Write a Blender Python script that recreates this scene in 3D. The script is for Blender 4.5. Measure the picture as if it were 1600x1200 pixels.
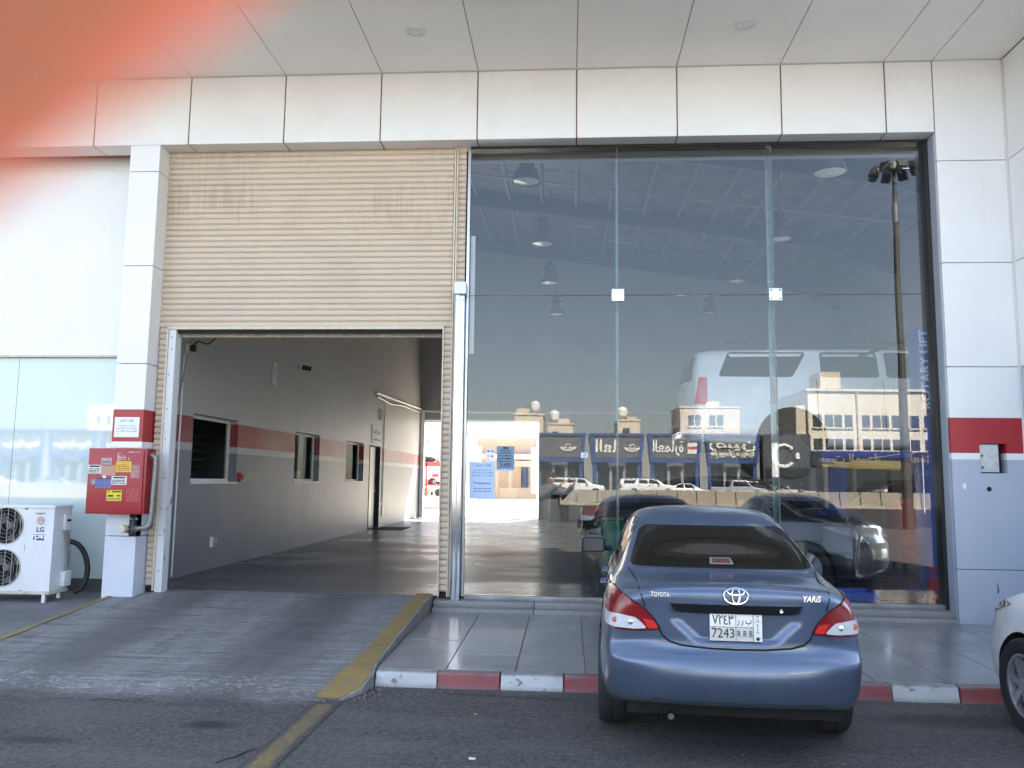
import bpy, bmesh, math, random
import numpy as np
from mathutils import Vector, Matrix
from mathutils.bvhtree import BVHTree
from math import radians, sin, cos, pi, tan
random.seed(7)
S = bpy.context.scene
for o in list(bpy.data.objects): bpy.data.objects.remove(o)
COL = S.collection

# ------------------------------------------------------------------ camera, sky, sun, exposure
EYE = 1.58
def nrm(v): v = np.array(v, float); return v / np.linalg.norm(v)
yc = nrm((88, 150, 1290)); zc = np.array((127, -11084, 1290.)); zc = nrm(zc - yc * zc.dot(yc)); xc = np.cross(yc, zc)
Mc = np.diag([1, -1, -1]) @ np.stack([xc, yc, zc], 1)
cd = bpy.data.cameras.new('camera'); cam = bpy.data.objects.new('camera', cd); COL.objects.link(cam)
cam.matrix_world = Matrix.Translation((0, 0, EYE)) @ Matrix(Mc.T.tolist()).to_4x4()
cd.sensor_width = 36; cd.lens = 1290 / 1600 * 36; cd.clip_start = .002; cd.clip_end = 3000
cd.dof.use_dof = True; cd.dof.focus_distance = 9.0; cd.dof.aperture_fstop = 15
S.camera = cam

SUN_AZ, SUN_EL = radians(17), radians(48)
w = bpy.data.worlds.new("World"); S.world = w; w.use_nodes = True
nt = w.node_tree; nt.nodes.clear()
sky = nt.nodes.new('ShaderNodeTexSky'); sky.sky_type = 'NISHITA'; sky.sun_disc = False
sky.sun_elevation = SUN_EL; sky.sun_rotation = SUN_AZ; sky.dust_density = 1.2; sky.air_density = 1.0
bg = nt.nodes.new('ShaderNodeBackground'); bg.inputs[1].default_value = .052
wo = nt.nodes.new('ShaderNodeOutputWorld'); hs = nt.nodes.new('ShaderNodeHueSaturation'); hs.inputs['Saturation'].default_value = .72; nt.links.new(sky.outputs[0], hs.inputs['Color']); nt.links.new(hs.outputs[0], bg.inputs[0]); nt.links.new(bg.outputs[0], wo.inputs[0])
sl = bpy.data.lights.new('sun', 'SUN'); sl.energy = 5.0; sl.angle = radians(.53); sl.color = (1, .94, .84)
so = bpy.data.objects.new('sun', sl); COL.objects.link(so)
so.rotation_euler = Vector((sin(SUN_AZ) * cos(SUN_EL), cos(SUN_AZ) * cos(SUN_EL), sin(SUN_EL))).to_track_quat('Z', 'Y').to_euler()
S.view_settings.view_transform = 'Standard'; S.view_settings.look = 'None'; S.view_settings.gamma = 1
S.view_settings.exposure = 3.72; S.view_settings.use_curve_mapping = False
S.cycles.use_denoising = True; S.cycles.max_bounces = 10; S.cycles.diffuse_bounces = 5; S.cycles.transparent_max_bounces = 24
S.cycles.caustics_reflective = False; S.cycles.caustics_refractive = False

# ------------------------------------------------------------------ materials
MATS = {}
def mat(name, col, rough=.5, metal=0., var=None, bump=None, coat=0., ior=1.5, emit=None, spread=0., sss=None, alpha=None):
    """var=(scale, amount, (sx,sy,sz)); bump=(scale, strength, dist); spread = shade change from piece to piece"""
    if name in MATS: return MATS[name]
    m = bpy.data.materials.new(name); m.use_nodes = True; t = m.node_tree; N = t.nodes; L = t.links
    p = N['Principled BSDF']; p.inputs['Roughness'].default_value = rough; p.inputs['Metallic'].default_value = metal
    p.inputs['IOR'].default_value = ior; p.inputs['Coat Weight'].default_value = coat; p.inputs['Coat Roughness'].default_value = .03
    c4 = (*col, 1); p.inputs['Base Color'].default_value = c4
    src = None
    if var:
        g = N.new('ShaderNodeNewGeometry'); mp = N.new('ShaderNodeMapping'); L.new(g.outputs['Position'], mp.inputs[0])
        if len(var) > 2: mp.inputs['Scale'].default_value = var[2]
        n = N.new('ShaderNodeTexNoise'); n.inputs['Scale'].default_value = var[0]; n.inputs['Detail'].default_value = 6; n.inputs['Roughness'].default_value = .62
        L.new(mp.outputs[0], n.inputs[0])
        mr = N.new('ShaderNodeMapRange'); mr.inputs[1].default_value = .3; mr.inputs[2].default_value = .7
        mr.inputs[3].default_value = 1 - var[1]; mr.inputs[4].default_value = 1 + var[1]; L.new(n.outputs[0], mr.inputs[0])
        mx = N.new('ShaderNodeVectorMath'); mx.operation = 'SCALE'; mx.inputs[0].default_value = col; L.new(mr.outputs[0], mx.inputs['Scale']); src = mx.outputs[0]
    if spread:
        oi = N.new('ShaderNodeObjectInfo'); mr = N.new('ShaderNodeMapRange'); mr.inputs[3].default_value = 1 - spread; mr.inputs[4].default_value = 1 + spread
        L.new(oi.outputs['Random'], mr.inputs[0]); mx = N.new('ShaderNodeVectorMath'); mx.operation = 'SCALE'
        if src: L.new(src, mx.inputs[0])
        else: mx.inputs[0].default_value = col
        L.new(mr.outputs[0], mx.inputs['Scale']); src = mx.outputs[0]
    if src: L.new(src, p.inputs['Base Color'])
    if bump:
        tc = N.new('ShaderNodeNewGeometry'); n = N.new('ShaderNodeTexNoise'); n.inputs['Scale'].default_value = bump[0]; n.inputs['Detail'].default_value = 4
        L.new(tc.outputs['Position'], n.inputs[0])
        b = N.new('ShaderNodeBump'); b.inputs['Strength'].default_value = bump[1]; b.inputs['Distance'].default_value = bump[2]
        L.new(n.outputs[0], b.inputs['Height']); L.new(b.outputs[0], p.inputs['Normal'])
    if emit: p.inputs['Emission Color'].default_value = (*emit[0], 1); p.inputs['Emission Strength'].default_value = emit[1]
    if sss: p.inputs['Subsurface Weight'].default_value = 1; p.inputs['Subsurface Radius'].default_value = sss[0]; p.inputs['Subsurface Scale'].default_value = sss[1]
    m['p'] = p.name; MATS[name] = m; return m
def nodes(m): return m.node_tree.nodes, m.node_tree.links, m.node_tree.nodes['Principled BSDF']
def mathn(N, L, op, a, b=None, clamp=False):
    n = N.new('ShaderNodeMath'); n.operation = op; n.use_clamp = clamp
    for i, x in enumerate((a, b)):
        if x is None: continue
        if isinstance(x, (int, float)): n.inputs[i].default_value = x
        else: L.new(x, n.inputs[i])
    return n.outputs[0]
def mixc(N, L, fac, a, b):
    n = N.new('ShaderNodeMix'); n.data_type = 'RGBA'
    for i, x in ((0, fac), (6, a), (7, b)):
        if isinstance(x, (int, float)): n.inputs[i].default_value = x
        elif isinstance(x, tuple): n.inputs[i].default_value = (*x, 1)
        else: L.new(x, n.inputs[i])
    return n.outputs[2]
def pos_xyz(N, L):
    g = N.new('ShaderNodeNewGeometry'); s = N.new('ShaderNodeSeparateXYZ'); L.new(g.outputs['Position'], s.inputs[0]); return g.outputs['Position'], s.outputs
def noise(N, L, pos, scale, stretch=(1, 1, 1), detail=6, rough=.6):
    mp = N.new('ShaderNodeMapping'); mp.inputs['Scale'].default_value = stretch; L.new(pos, mp.inputs[0])
    n = N.new('ShaderNodeTexNoise'); n.inputs['Scale'].default_value = scale; n.inputs['Detail'].default_value = detail; n.inputs['Roughness'].default_value = rough
    L.new(mp.outputs[0], n.inputs[0]); return n.outputs[0]
def rng(N, L, x, a, b, c=0., d=1.):
    m = N.new('ShaderNodeMapRange'); L.new(x, m.inputs[0])
    for i, v in enumerate((a, b, c, d)): m.inputs[i + 1].default_value = v
    return m.outputs[0]
def add_bump(m, h, strength, dist):
    N, L, p = nodes(m); b = N.new('ShaderNodeBump'); b.inputs['Strength'].default_value = strength; b.inputs['Distance'].default_value = dist
    L.new(h, b.inputs['Height']); L.new(b.outputs[0], p.inputs['Normal'])

def glass_mat(name, tint, refl, ior_boost=.6, wave=0.0):
    m = bpy.data.materials.new(name); m.use_nodes = True; N = m.node_tree.nodes; L = m.node_tree.links; N.clear()
    tr = N.new('ShaderNodeBsdfTransparent'); tr.inputs[0].default_value = (*tint, 1)
    gl = N.new('ShaderNodeBsdfGlossy'); gl.inputs['Roughness'].default_value = 0.0; gl.inputs[0].default_value = (1, 1, 1, 1)
    fr = N.new('ShaderNodeFresnel'); fr.inputs[0].default_value = 1.5
    f = mathn(N, L, 'ADD', mathn(N, L, 'MULTIPLY', fr.outputs[0], ior_boost), refl, True)
    if wave:
        pos, _ = pos_xyz(N, L); h = noise(N, L, pos, .9, (1, 1, .6), 1, .4)
        b = N.new('ShaderNodeBump'); b.inputs['Strength'].default_value = 1; b.inputs['Distance'].default_value = wave; L.new(h, b.inputs['Height']); L.new(b.outputs[0], gl.inputs['Normal'])
    mx = N.new('ShaderNodeMixShader'); L.new(f, mx.inputs[0]); L.new(tr.outputs[0], mx.inputs[1]); L.new(gl.outputs[0], mx.inputs[2])
    o = N.new('ShaderNodeOutputMaterial'); L.new(mx.outputs[0], o.inputs[0]); MATS[name] = m; return m

M_white = mat('white_panel', (.78, .78, .78), .32, var=(1.4, .035), bump=(1.1, .25, .02))
N, L, p = nodes(M_white); pos, xyz = pos_xyz(N, L); old = p.inputs['Base Color'].links[0].from_socket
L.new(mixc(N, L, rng(N, L, noise(N, L, pos, 1.5, (7, 7, .35), 5, .7), .55, .85, 0, .12), old, (.50, .46, .40)), p.inputs['Base Color'])
M_gpanel = mat('grey_panel', (.40, .445, .525), .32, var=(1.6, .05), bump=(1.1, .25, .02))
M_lgpanel = mat('pale_grey_panel', (.56, .60, .68), .32, var=(1.6, .05))
M_red = mat('red_band', (.36, .022, .03), .35, var=(2, .08))
M_seal = mat('joint_sealant', (.16, .07, .055), .9)
M_dark = mat('dark_void', (.012, .012, .014), .8)
M_black = mat('black_rubber', (.015, .015, .017), .6)
M_blackgl = mat('black_gloss', (.012, .012, .014), .18)
M_alu = mat('bright_aluminium', (.75, .77, .8), .16, 1., var=(6, .1, (4, 4, .4)))
M_alud = mat('dull_aluminium', (.62, .64, .66), .38, .8, var=(4, .1))
M_steel = mat('galvanised_steel', (.25, .25, .25), .5, .7, var=(20, .25))
M_wht = mat('white_paint', (.75, .75, .74), .5, var=(5, .06))
M_paper = mat('paper', (.80, .82, .88), .6)
M_paperb = mat('blue_paper', (.45, .58, .78), .5)
M_ink = mat('ink', (.02, .02, .03), .6)
M_inkb = mat('blue_ink', (.05, .08, .3), .6)
M_chrome = mat('chrome', (.85, .87, .9), .08, 1.)
M_frame = mat('dark_bronze_frame', (.025, .024, .022), .4, .3)
M_glass = glass_mat('shop_glass', (.925, .945, .955), .010, .6, .0011)
M_fin = glass_mat('glass_fin', (.90, .95, .94), .03, .7)
M_winglass = glass_mat('window_glass', (.7, .76, .74), .004, .03)

# cream shutter with grime
M_shut = mat('beige_shutter', (.575, .47, .365), .45)
N, L, p = nodes(M_shut); pos, xyz = pos_xyz(N, L)
st = mathn(N, L, 'MULTIPLY', noise(N, L, pos, 1.6, (16, 1, 1.2)), mathn(N, L, 'MULTIPLY', noise(N, L, pos, .9, (1, 1, 1)), 2)); st2 = noise(N, L, pos, 1.3, (1, 1, 1))
band = rng(N, L, mathn(N, L, 'ABSOLUTE', mathn(N, L, 'SUBTRACT', xyz[2], 4.86)), .0, .5, 1, 0)
bandt = rng(N, L, xyz[2], 4.9, 5.5, 0, .8)
f = mathn(N, L, 'MULTIPLY', rng(N, L, st, .46, .7), mathn(N, L, 'MAXIMUM', band, bandt), True)
f2 = mathn(N, L, 'MULTIPLY', rng(N, L, st2, .5, .75), .22)
c = mixc(N, L, mathn(N, L, 'MULTIPLY', f, .32), (.575, .47, .365), (.22, .16, .10)); c = mixc(N, L, f2, c, (.36, .28, .21)); L.new(c, p.inputs['Base Color'])
M_trim = mat('cream_trim', (.60, .53, .43), .45, var=(5, .15, (3, 3, 1)))
M_shutd = mat('grimy_shutter', (.36, .29, .21), .5, var=(3, .35, (5, 1, 6)))
M_guide = mat('worn_white_guide', (.66, .67, .68), .5)
N, L, p = nodes(M_guide); pos, xyz = pos_xyz(N, L); n1 = noise(N, L, pos, 9, (1, 1, .5))
L.new(mixc(N, L, rng(N, L, n1, .62, .72), (.66, .67, .69), (.16, .11, .08)), p.inputs['Base Color'])

# banded interior wall paint (painted bands at fixed heights)
M_iwall = mat('banded_wall_paint', (.7, .7, .7), .45)
N, L, p = nodes(M_iwall); pos, xyz = pos_xyz(N, L)
z = xyz[2]; wob = mathn(N, L, 'MULTIPLY', mathn(N, L, 'SUBTRACT', noise(N, L, pos, 3), .5), .012); z = mathn(N, L, 'ADD', z, wob)
gr = mixc(N, L, mathn(N, L, 'GREATER_THAN', z, 1.92), (.155, .165, .20), (.40, .40, .41))
gr = mixc(N, L, mathn(N, L, 'GREATER_THAN', z, 2.02), gr, (.24, .018, .02)); gr = mixc(N, L, mathn(N, L, 'GREATER_THAN', z, 2.37), gr, (.40, .40, .41))
dirt = rng(N, L, noise(N, L, pos, 1.1, (1, 1, .8), 8, .7), .42, .75, 0, .38); gr = mixc(N, L, dirt, gr, (.30, .29, .28))
L.new(gr, p.inputs['Base Color'])

# asphalt with stains
M_asph = mat('worn_asphalt', (.06, .06, .06), .88)
N, L, p = nodes(M_asph); pos, xyz = pos_xyz(N, L)
n1 = noise(N, L, pos, .55); n2 = noise(N, L, pos, 26, detail=6, rough=.9); n3 = noise(N, L, pos, 5); n4 = noise(N, L, pos, 90, detail=2)
c = mixc(N, L, rng(N, L, n1, .3, .7), (.085, .082, .079), (.15, .146, .139)); c = mixc(N, L, rng(N, L, n2, .42, .60), mixc(N, L, .6, c, (.02, .02, .02)), mixc(N, L, .55, c, (.32, .31, .295)))
c = mixc(N, L, rng(N, L, n4, .60, .72, 0, .6), c, (.30, .29, .28))
c = mixc(N, L, rng(N, L, n3, .55, .75, 0, .45), c, (.045, .043, .041))
dust = noise(N, L, pos, 1.1, (1, 2.2, 1)); c = mixc(N, L, rng(N, L, dust, .46, .72, 0, .55), c, (.24, .23, .215))
for (ox, oy, rx, ry, amt) in ((-2.28, 5.35, .20, .10, .85), (-3.18, 4.95, .3, .08, .6), (-3.75, 5.08, .4, .12, .4), (2.5, 5.95, .6, .2, .55), (3.2, 5.2, .7, .3, .4), (1.0, 5.6, 1.1, .5, .3)):
    dx = mathn(N, L, 'DIVIDE', mathn(N, L, 'SUBTRACT', xyz[0], ox), rx); dy = mathn(N, L, 'DIVIDE', mathn(N, L, 'SUBTRACT', xyz[1], oy), ry)
    d = mathn(N, L, 'ADD', mathn(N, L, 'MULTIPLY', dx, dx), mathn(N, L, 'MULTIPLY', dy, dy)); d = mathn(N, L, 'ADD', d, mathn(N, L, 'MULTIPLY', n3, 1.2))
    c = mixc(N, L, rng(N, L, d, .7, 1.7, amt, 0), c, (.030, .026, .022))
c = mixc(N, L, .44, c, (.0, .0, .0)); L.new(c, p.inputs['Base Color']); add_bump(M_asph, n2, .7, .014); 

# scraped ramp concrete
M_ramp = mat('scraped_concrete', (.2, .2, .2), .75)
N, L, p = nodes(M_ramp); pos, xyz = pos_xyz(N, L)
n1 = noise(N, L, pos, .8, (1.2, .45, 1)); n2 = noise(N, L, pos, 3.0, (.5, 7, 1), 8, .7); n3 = noise(N, L, pos, 45, detail=3, rough=.8); n4 = noise(N, L, pos, 2.2, (2.5, .6, 1))
c = mixc(N, L, rng(N, L, n1, .33, .66), (.18, .18, .18), (.40, .395, .39)); c = mixc(N, L, rng(N, L, n4, .5, .75, 0, .65), c, (.09, .09, .093))
near = rng(N, L, xyz[1], 6.2, 8.6, 1, .25)
c = mixc(N, L, mathn(N, L, 'MULTIPLY', rng(N, L, n2, .54, .59, 0, .85), near), c, (.46, .455, .445))
n5 = noise(N, L, pos, 3.2, (.35, 6, 1), 8, .75); c = mixc(N, L, rng(N, L, n5, .56, .60, 0, .7), c, (.07, .07, .07))
c = mixc(N, L, rng(N, L, n3, .4, .8, 0, .35), c, (.06, .06, .062)); 
for cx in (-4.15, -2.55):
    tr = rng(N, L, mathn(N, L, 'ABSOLUTE', mathn(N, L, 'SUBTRACT', mathn(N, L, 'ADD', xyz[0], mathn(N, L, 'MULTIPLY', n1, .35)), cx + .17)), .12, .5, .6, 0)
    c = mixc(N, L, tr, c, (.085, .085, .088))
n6 = noise(N, L, pos, 16, (1, 1.6, 1), 6, .8); foot = rng(N, L, mathn(N, L, 'ABSOLUTE', mathn(N, L, 'ADD', xyz[1], mathn(N, L, 'ADD', mathn(N, L, 'MULTIPLY', n1, -.8), -5.75))), 0, .5, 1, 0)
c = mixc(N, L, rng(N, L, n6, .42, .62, 0, .45), c, (.10, .10, .10))
c = mixc(N, L, mathn(N, L, 'MULTIPLY', foot, rng(N, L, n6, .53, .60)), c, (.55, .54, .52))
edge = rng(N, L, mathn(N, L, 'ADD', xyz[1], mathn(N, L, 'MULTIPLY', noise(N, L, pos, 2.2), -.9)), 5.35, 5.75, 1, 0)
asp = mixc(N, L, rng(N, L, n3, .42, .62), (.03, .029, .028), (.15, .146, .14)); c = mixc(N, L, edge, c, asp)
c = mixc(N, L, .20, c, (.0, .0, .0)); L.new(c, p.inputs['Base Color']); add_bump(M_ramp, mathn(N, L, 'ADD', mathn(N, L, 'MULTIPLY', n2, 1.2), mathn(N, L, 'MULTIPLY', n3, .4)), .5, .018)

M_ifloor = mat('polished_concrete_floor', (.11, .16, .165), .28)
N, L, p = nodes(M_ifloor); pos, xyz = pos_xyz(N, L)
n1 = noise(N, L, pos, .7, (.6, 1.2, 1)); n2 = noise(N, L, pos, 6)
c = mixc(N, L, rng(N, L, n1, .35, .65), (.06, .06, .063), (.125, .125, .13)); c = mixc(N, L, rng(N, L, n2, .5, .75, 0, .4), c, (.07, .07, .072)); L.new(c, p.inputs['Base Color'])
L.new(rng(N, L, n1, .3, .7, .2, .42), p.inputs['Roughness'])
M_tile = mat('granite_tile', (.27, .27, .27), .16, var=(1.3, .18), spread=.10)
N, L, p = nodes(M_tile); pos, xyz = pos_xyz(N, L); n2 = noise(N, L, pos, 110, detail=2)
L.new(rng(N, L, noise(N, L, pos, 2.4), .3, .7, .08, .26), p.inputs['Roughness'])
old = p.inputs['Base Color'].links[0].from_socket; L.new(mixc(N, L, rng(N, L, n2, .5, .7, 0, .35), old, (.07, .07, .07)), p.inputs['Base Color'])
M_grout = mat('dark_grout', (.05, .048, .045), .9)
M_granite = mat('granite_step', (.24, .235, .23), .4, var=(60, .35))
M_yellow = mat('worn_yellow_paint', (.34, .21, .035), .65)
N, L, p = nodes(M_yellow); pos, xyz = pos_xyz(N, L)
n1 = noise(N, L, pos, 4); n2 = noise(N, L, pos, 30)
c = mixc(N, L, rng(N, L, n1, .3, .7), (.30, .205, .06), (.20, .145, .06)); c = mixc(N, L, rng(N, L, n2, .52, .68, 0, .85), c, (.17, .155, .13)); L.new(c, p.inputs['Base Color']); add_bump(M_yellow, n2, .5, .01)
M_yline = mat('faded_yellow_line', (.2, .15, .06), .85)
N, L, p = nodes(M_yline); pos, xyz = pos_xyz(N, L)
n1 = noise(N, L, pos, 3.5); n2 = noise(N, L, pos, 34, detail=5, rough=.85); n3 = noise(N, L, pos, 9)
c = mixc(N, L, rng(N, L, n1, .35, .65), (.30, .205, .055), (.17, .135, .08)); c = mixc(N, L, rng(N, L, n2, .44, .66), c, (.10, .085, .06))
e = mathn(N, L, 'ADD', mathn(N, L, 'DIVIDE', mathn(N, L, 'ABSOLUTE', mathn(N, L, 'ADD', xyz[0], 1.69)), .095), mathn(N, L, 'ADD', mathn(N, L, 'MULTIPLY', n3, .8), mathn(N, L, 'MULTIPLY', n2, .7)))
asp = mixc(N, L, rng(N, L, n2, .38, .68), (.018, .018, .017), (.115, .112, .106)); c = mixc(N, L, rng(N, L, e, 1.15, 1.5), c, asp); c = mixc(N, L, .22, c, (.06, .056, .05)); L.new(c, p.inputs['Base Color']); add_bump(M_yline, n2, .6, .012)
M_conc = mat('rough_concrete', (.26, .25, .235), .85, var=(6, .25), bump=(25, .5, .01))
def chipped(name, a, b, thr):
    m = mat(name, a, .6); N, L, p = nodes(m); pos, xyz = pos_xyz(N, L); n1 = noise(N, L, pos, 9, (1, 1, 1.5)); n2 = noise(N, L, pos, 3)
    c = mixc(N, L, rng(N, L, n2, .3, .7), a, tuple(x * .78 for x in a)); c = mixc(N, L, rng(N, L, n1, thr, thr + .05), c, b); ed = mathn(N, L, 'MULTIPLY', rng(N, L, mathn(N, L, 'ADD', xyz[2], mathn(N, L, 'MULTIPLY', n1, .03)), .112, .128), .75); c = mixc(N, L, ed, c, (.20, .19, .18)); c = mixc(N, L, rng(N, L, mathn(N, L, 'ADD', xyz[2], mathn(N, L, 'MULTIPLY', n1, .05)), .015, .06, .7, 0), c, (.13, .12, .11)); L.new(c, p.inputs['Base Color']); add_bump(m, n1, .3, .01); return m
M_kred = chipped('chipped_red_kerb', (.30, .075, .085), (.17, .09, .085), .575)
M_kwht = chipped('chipped_white_kerb', (.56, .58, .60), (.20, .195, .19), .575)
M_film = mat('frosted_film_glass', (.52, .61, .61), .03, ior=1.75, var=(.5, .06))
M_roof = mat('corrugated_roof_lining', (.20, .22, .26), .35, .3, var=(1.2, .3))
M_beam = mat('dark_blue_steel', (.03, .045, .09), .45)
M_purlin = mat('grey_steel', (.28, .29, .32), .45)
M_bwall = mat('plain_back_wall', (.36, .37, .38), .6, var=(.5, .1))
M_blue = mat('blue_lift_paint', (.03, .09, .42), .35)
M_fire = mat('fire_red_enamel', (.33, .025, .03), .35, var=(3, .12))
M_redp = mat('red_paint', (.42, .03, .025), .4)
M_tan = mat('tan_render', (.36, .25, .18), .85, var=(.6, .12))
M_cream = mat('cream_render', (.56, .48, .38), .85, var=(.3, .08))
M_cream2 = mat('pale_cream_render', (.68, .61, .49), .85, var=(.3, .06))
M_shopgrey = mat('grey_cladding', (.10, .10, .105), .5)
M_shoppil = mat('grey_pillar_render', (.24, .24, .235), .7)
M_shopblue = mat('shop_blue', (.03, .065, .20), .45)
M_shopglass = mat('dark_shopfront_glass', (.02, .025, .03), .08)
M_sand = mat('sandy_ground', (.40, .34, .26), .9, var=(.3, .15))
M_barrier = mat('concrete_barrier_grey', (.26, .23, .18), .85, var=(1.2, .15))
M_plastic = mat('white_plastic', (.72, .72, .70), .45)
M_green = mat('green_plastic', (.012, .09, .03), .4)
M_skin = mat('skin', (.72, .38, .23), .5, sss=((1, .55, .34), .007))
M_robe = mat('grey_cloth', (.10, .105, .115), .85)
M_hair = mat('dark_hair', (.02, .016, .013), .6)

# ------------------------------------------------------------------ builders
ORG = {}
def thing(name, label, cat, loc=(0, 0, 0), rz=0, group=None, local=False, kind=None):
    o = bpy.data.objects.new(name, None); COL.objects.link(o); o.location = loc; o.rotation_euler = (0, 0, rz); o.empty_display_size = .2
    ORG[o] = Vector((0, 0, 0)) if local else Vector(loc)
    if label: o['label'] = label
    if cat: o['category'] = cat
    if group: o['group'] = group
    if kind: o['kind'] = kind
    return o
def tag(o, label=None, cat=None, group=None, kind=None):
    for k, v in (('label', label), ('category', cat), ('group', group), ('kind', kind)):
        if v: o[k] = v
    return o
def link(name, me, parent=None, loc=None, rot=None):
    o = bpy.data.objects.new(name, me); COL.objects.link(o)
    base = ORG.get(parent, Vector((0, 0, 0))) if parent else Vector((0, 0, 0))
    if parent: o.parent = parent
    if loc is not None: o.location = Vector(loc) - base; ORG[o] = Vector(loc)
    else: ORG[o] = base
    if rot: o.rotation_euler = rot
    return o
class MB:
    def __init__(s): s.v = []; s.f = []
    def quad(s, *pts): n = len(s.v); s.v += [tuple(p) for p in pts]; s.f.append(tuple(range(n, n + len(pts)))); return s
    def box(s, x0, x1, y0, y1, z0, z1):
        n = len(s.v); s.v += [(x0, y0, z0), (x1, y0, z0), (x1, y1, z0), (x0, y1, z0), (x0, y0, z1), (x1, y0, z1), (x1, y1, z1), (x0, y1, z1)]
        s.f += [tuple(n + i for i in q) for q in ((0, 3, 2, 1), (4, 5, 6, 7), (0, 1, 5, 4), (1, 2, 6, 5), (2, 3, 7, 6), (3, 0, 4, 7))]; return s
    def hexa(s, pts):
        n = len(s.v); s.v += [tuple(p) for p in pts]
        s.f += [tuple(n + i for i in q) for q in ((0, 3, 2, 1), (4, 5, 6, 7), (0, 1, 5, 4), (1, 2, 6, 5), (2, 3, 7, 6), (3, 0, 4, 7))]; return s
    def tube(s, pts, r, n=8, caps=True):
        pts = [Vector(q) for q in pts]; rs = r if isinstance(r, (list, tuple)) else [r] * len(pts); b = len(s.v); up = None
        for i, q in enumerate(pts):
            t = ((pts[i + 1] - q) if i == 0 else (q - pts[i - 1]) if i == len(pts) - 1 else (pts[i + 1] - q).normalized() + (q - pts[i - 1]).normalized()).normalized()
            if up is None: up = t.orthogonal().normalized()
            up = (up - t * up.dot(t)).normalized(); sd = t.cross(up)
            for k in range(n): a = 2 * pi * k / n; s.v.append(tuple(q + (up * cos(a) + sd * sin(a)) * rs[i]))
        for i in range(len(pts) - 1):
            for k in range(n): s.f.append((b + i * n + k, b + i * n + (k + 1) % n, b + (i + 1) * n + (k + 1) % n, b + (i + 1) * n + k))
        if caps: s.f.append(tuple(b + k for k in reversed(range(n)))); s.f.append(tuple(b + (len(pts) - 1) * n + k for k in range(n)))
        return s
    def lathe(s, prof, c=(0, 0, 0), axis='Z', n=24, closed=False):
        b = len(s.v); m = len(prof)
        for k in range(n):
            a = 2 * pi * k / n
            for r, h in prof:
                q = {'Z': (r * cos(a), r * sin(a), h), 'X': (h, r * cos(a), r * sin(a)), 'Y': (r * sin(a), h, r * cos(a))}[axis]
                s.v.append((q[0] + c[0], q[1] + c[1], q[2] + c[2]))
        for k in range(n):
            for j in range(m if closed else m - 1):
                j2 = (j + 1) % m; k2 = (k + 1) % n; s.f.append((b + k * m + j, b + k2 * m + j, b + k2 * m + j2, b + k * m + j2))
        return s
    def prism(s, poly, axis, a, c):
        """poly in the two other axes (order xyz), extruded along axis from a to c"""
        n = len(s.v); m = len(poly)
        for h in (a, c):
            for u, v in poly: s.v.append({'x': (h, u, v), 'y': (u, h, v), 'z': (u, v, h)}[axis])
        s.f.append(tuple(n + i for i in range(m))); s.f.append(tuple(n + m + i for i in reversed(range(m))))
        for i in range(m): j = (i + 1) % m; s.f.append((n + j, n + i, n + m + i, n + m + j))
        return s
    def holed(s, x0, x1, z0, z1, hx0, hx1, hz0, hz1, y0, y1):
        hz0c, hz1c = max(z0, hz0), min(z1, hz1)
        s.box(x0, hx0, y0, y1, z0, z1); s.box(hx1, x1, y0, y1, z0, z1)
        if hz0c > z0: s.box(hx0, hx1, y0, y1, z0, hz0c)
        if hz1c < z1: s.box(hx0, hx1, y0, y1, hz1c, z1)
        return s
    def mesh(s, name, m=None, smooth=False, off=Vector((0, 0, 0)), fix=True):
        me = bpy.data.meshes.new(name); me.from_pydata([tuple(Vector(q) - off) for q in s.v], [], s.f)
        if fix: bm = bmesh.new(); bm.from_mesh(me); bmesh.ops.recalc_face_normals(bm, faces=bm.faces[:]); bm.to_mesh(me); bm.free()
        if m: me.materials.append(m)
        if smooth: me.shade_smooth(); me.set_sharp_from_angle(angle=radians(38))
        return me
    def build(s, name, m, parent=None, smooth=False, bevel=0, seg=2):
        me = s.mesh(name, m, smooth, ORG.get(parent, Vector((0, 0, 0))) if parent else Vector((0, 0, 0)))
        if bevel: bev(me, bevel, seg)
        return link(name, me, parent)
def bev(me, wd, seg=2):
    bm = bmesh.new(); bm.from_mesh(me); es = [e for e in bm.edges if len(e.link_faces) == 2 and e.calc_face_angle(0) > .5]
    bmesh.ops.bevel(bm, geom=es, offset=wd, segments=seg, profile=.6, affect='EDGES', clamp_overlap=True); bm.to_mesh(me); bm.free()
    me.shade_smooth(); me.set_sharp_from_angle(angle=radians(30)); return me
def B(*a): return MB().box(*a)
def copy_tree(o, parent=None, loc=None, rz=None, slots=None):
    c = o.copy(); COL.objects.link(c)
    if parent: c.parent = parent
    if loc is not None: c.location = loc
    if rz is not None: c.rotation_euler[2] = rz
    if slots and c.type == 'MESH':
        for s in c.material_slots:
            if s.material and s.material.name in slots: mm = slots[s.material.name]; s.link = 'OBJECT'; s.material = mm
    for ch in o.children: copy_tree(ch, c, slots=slots)
    return c
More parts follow.
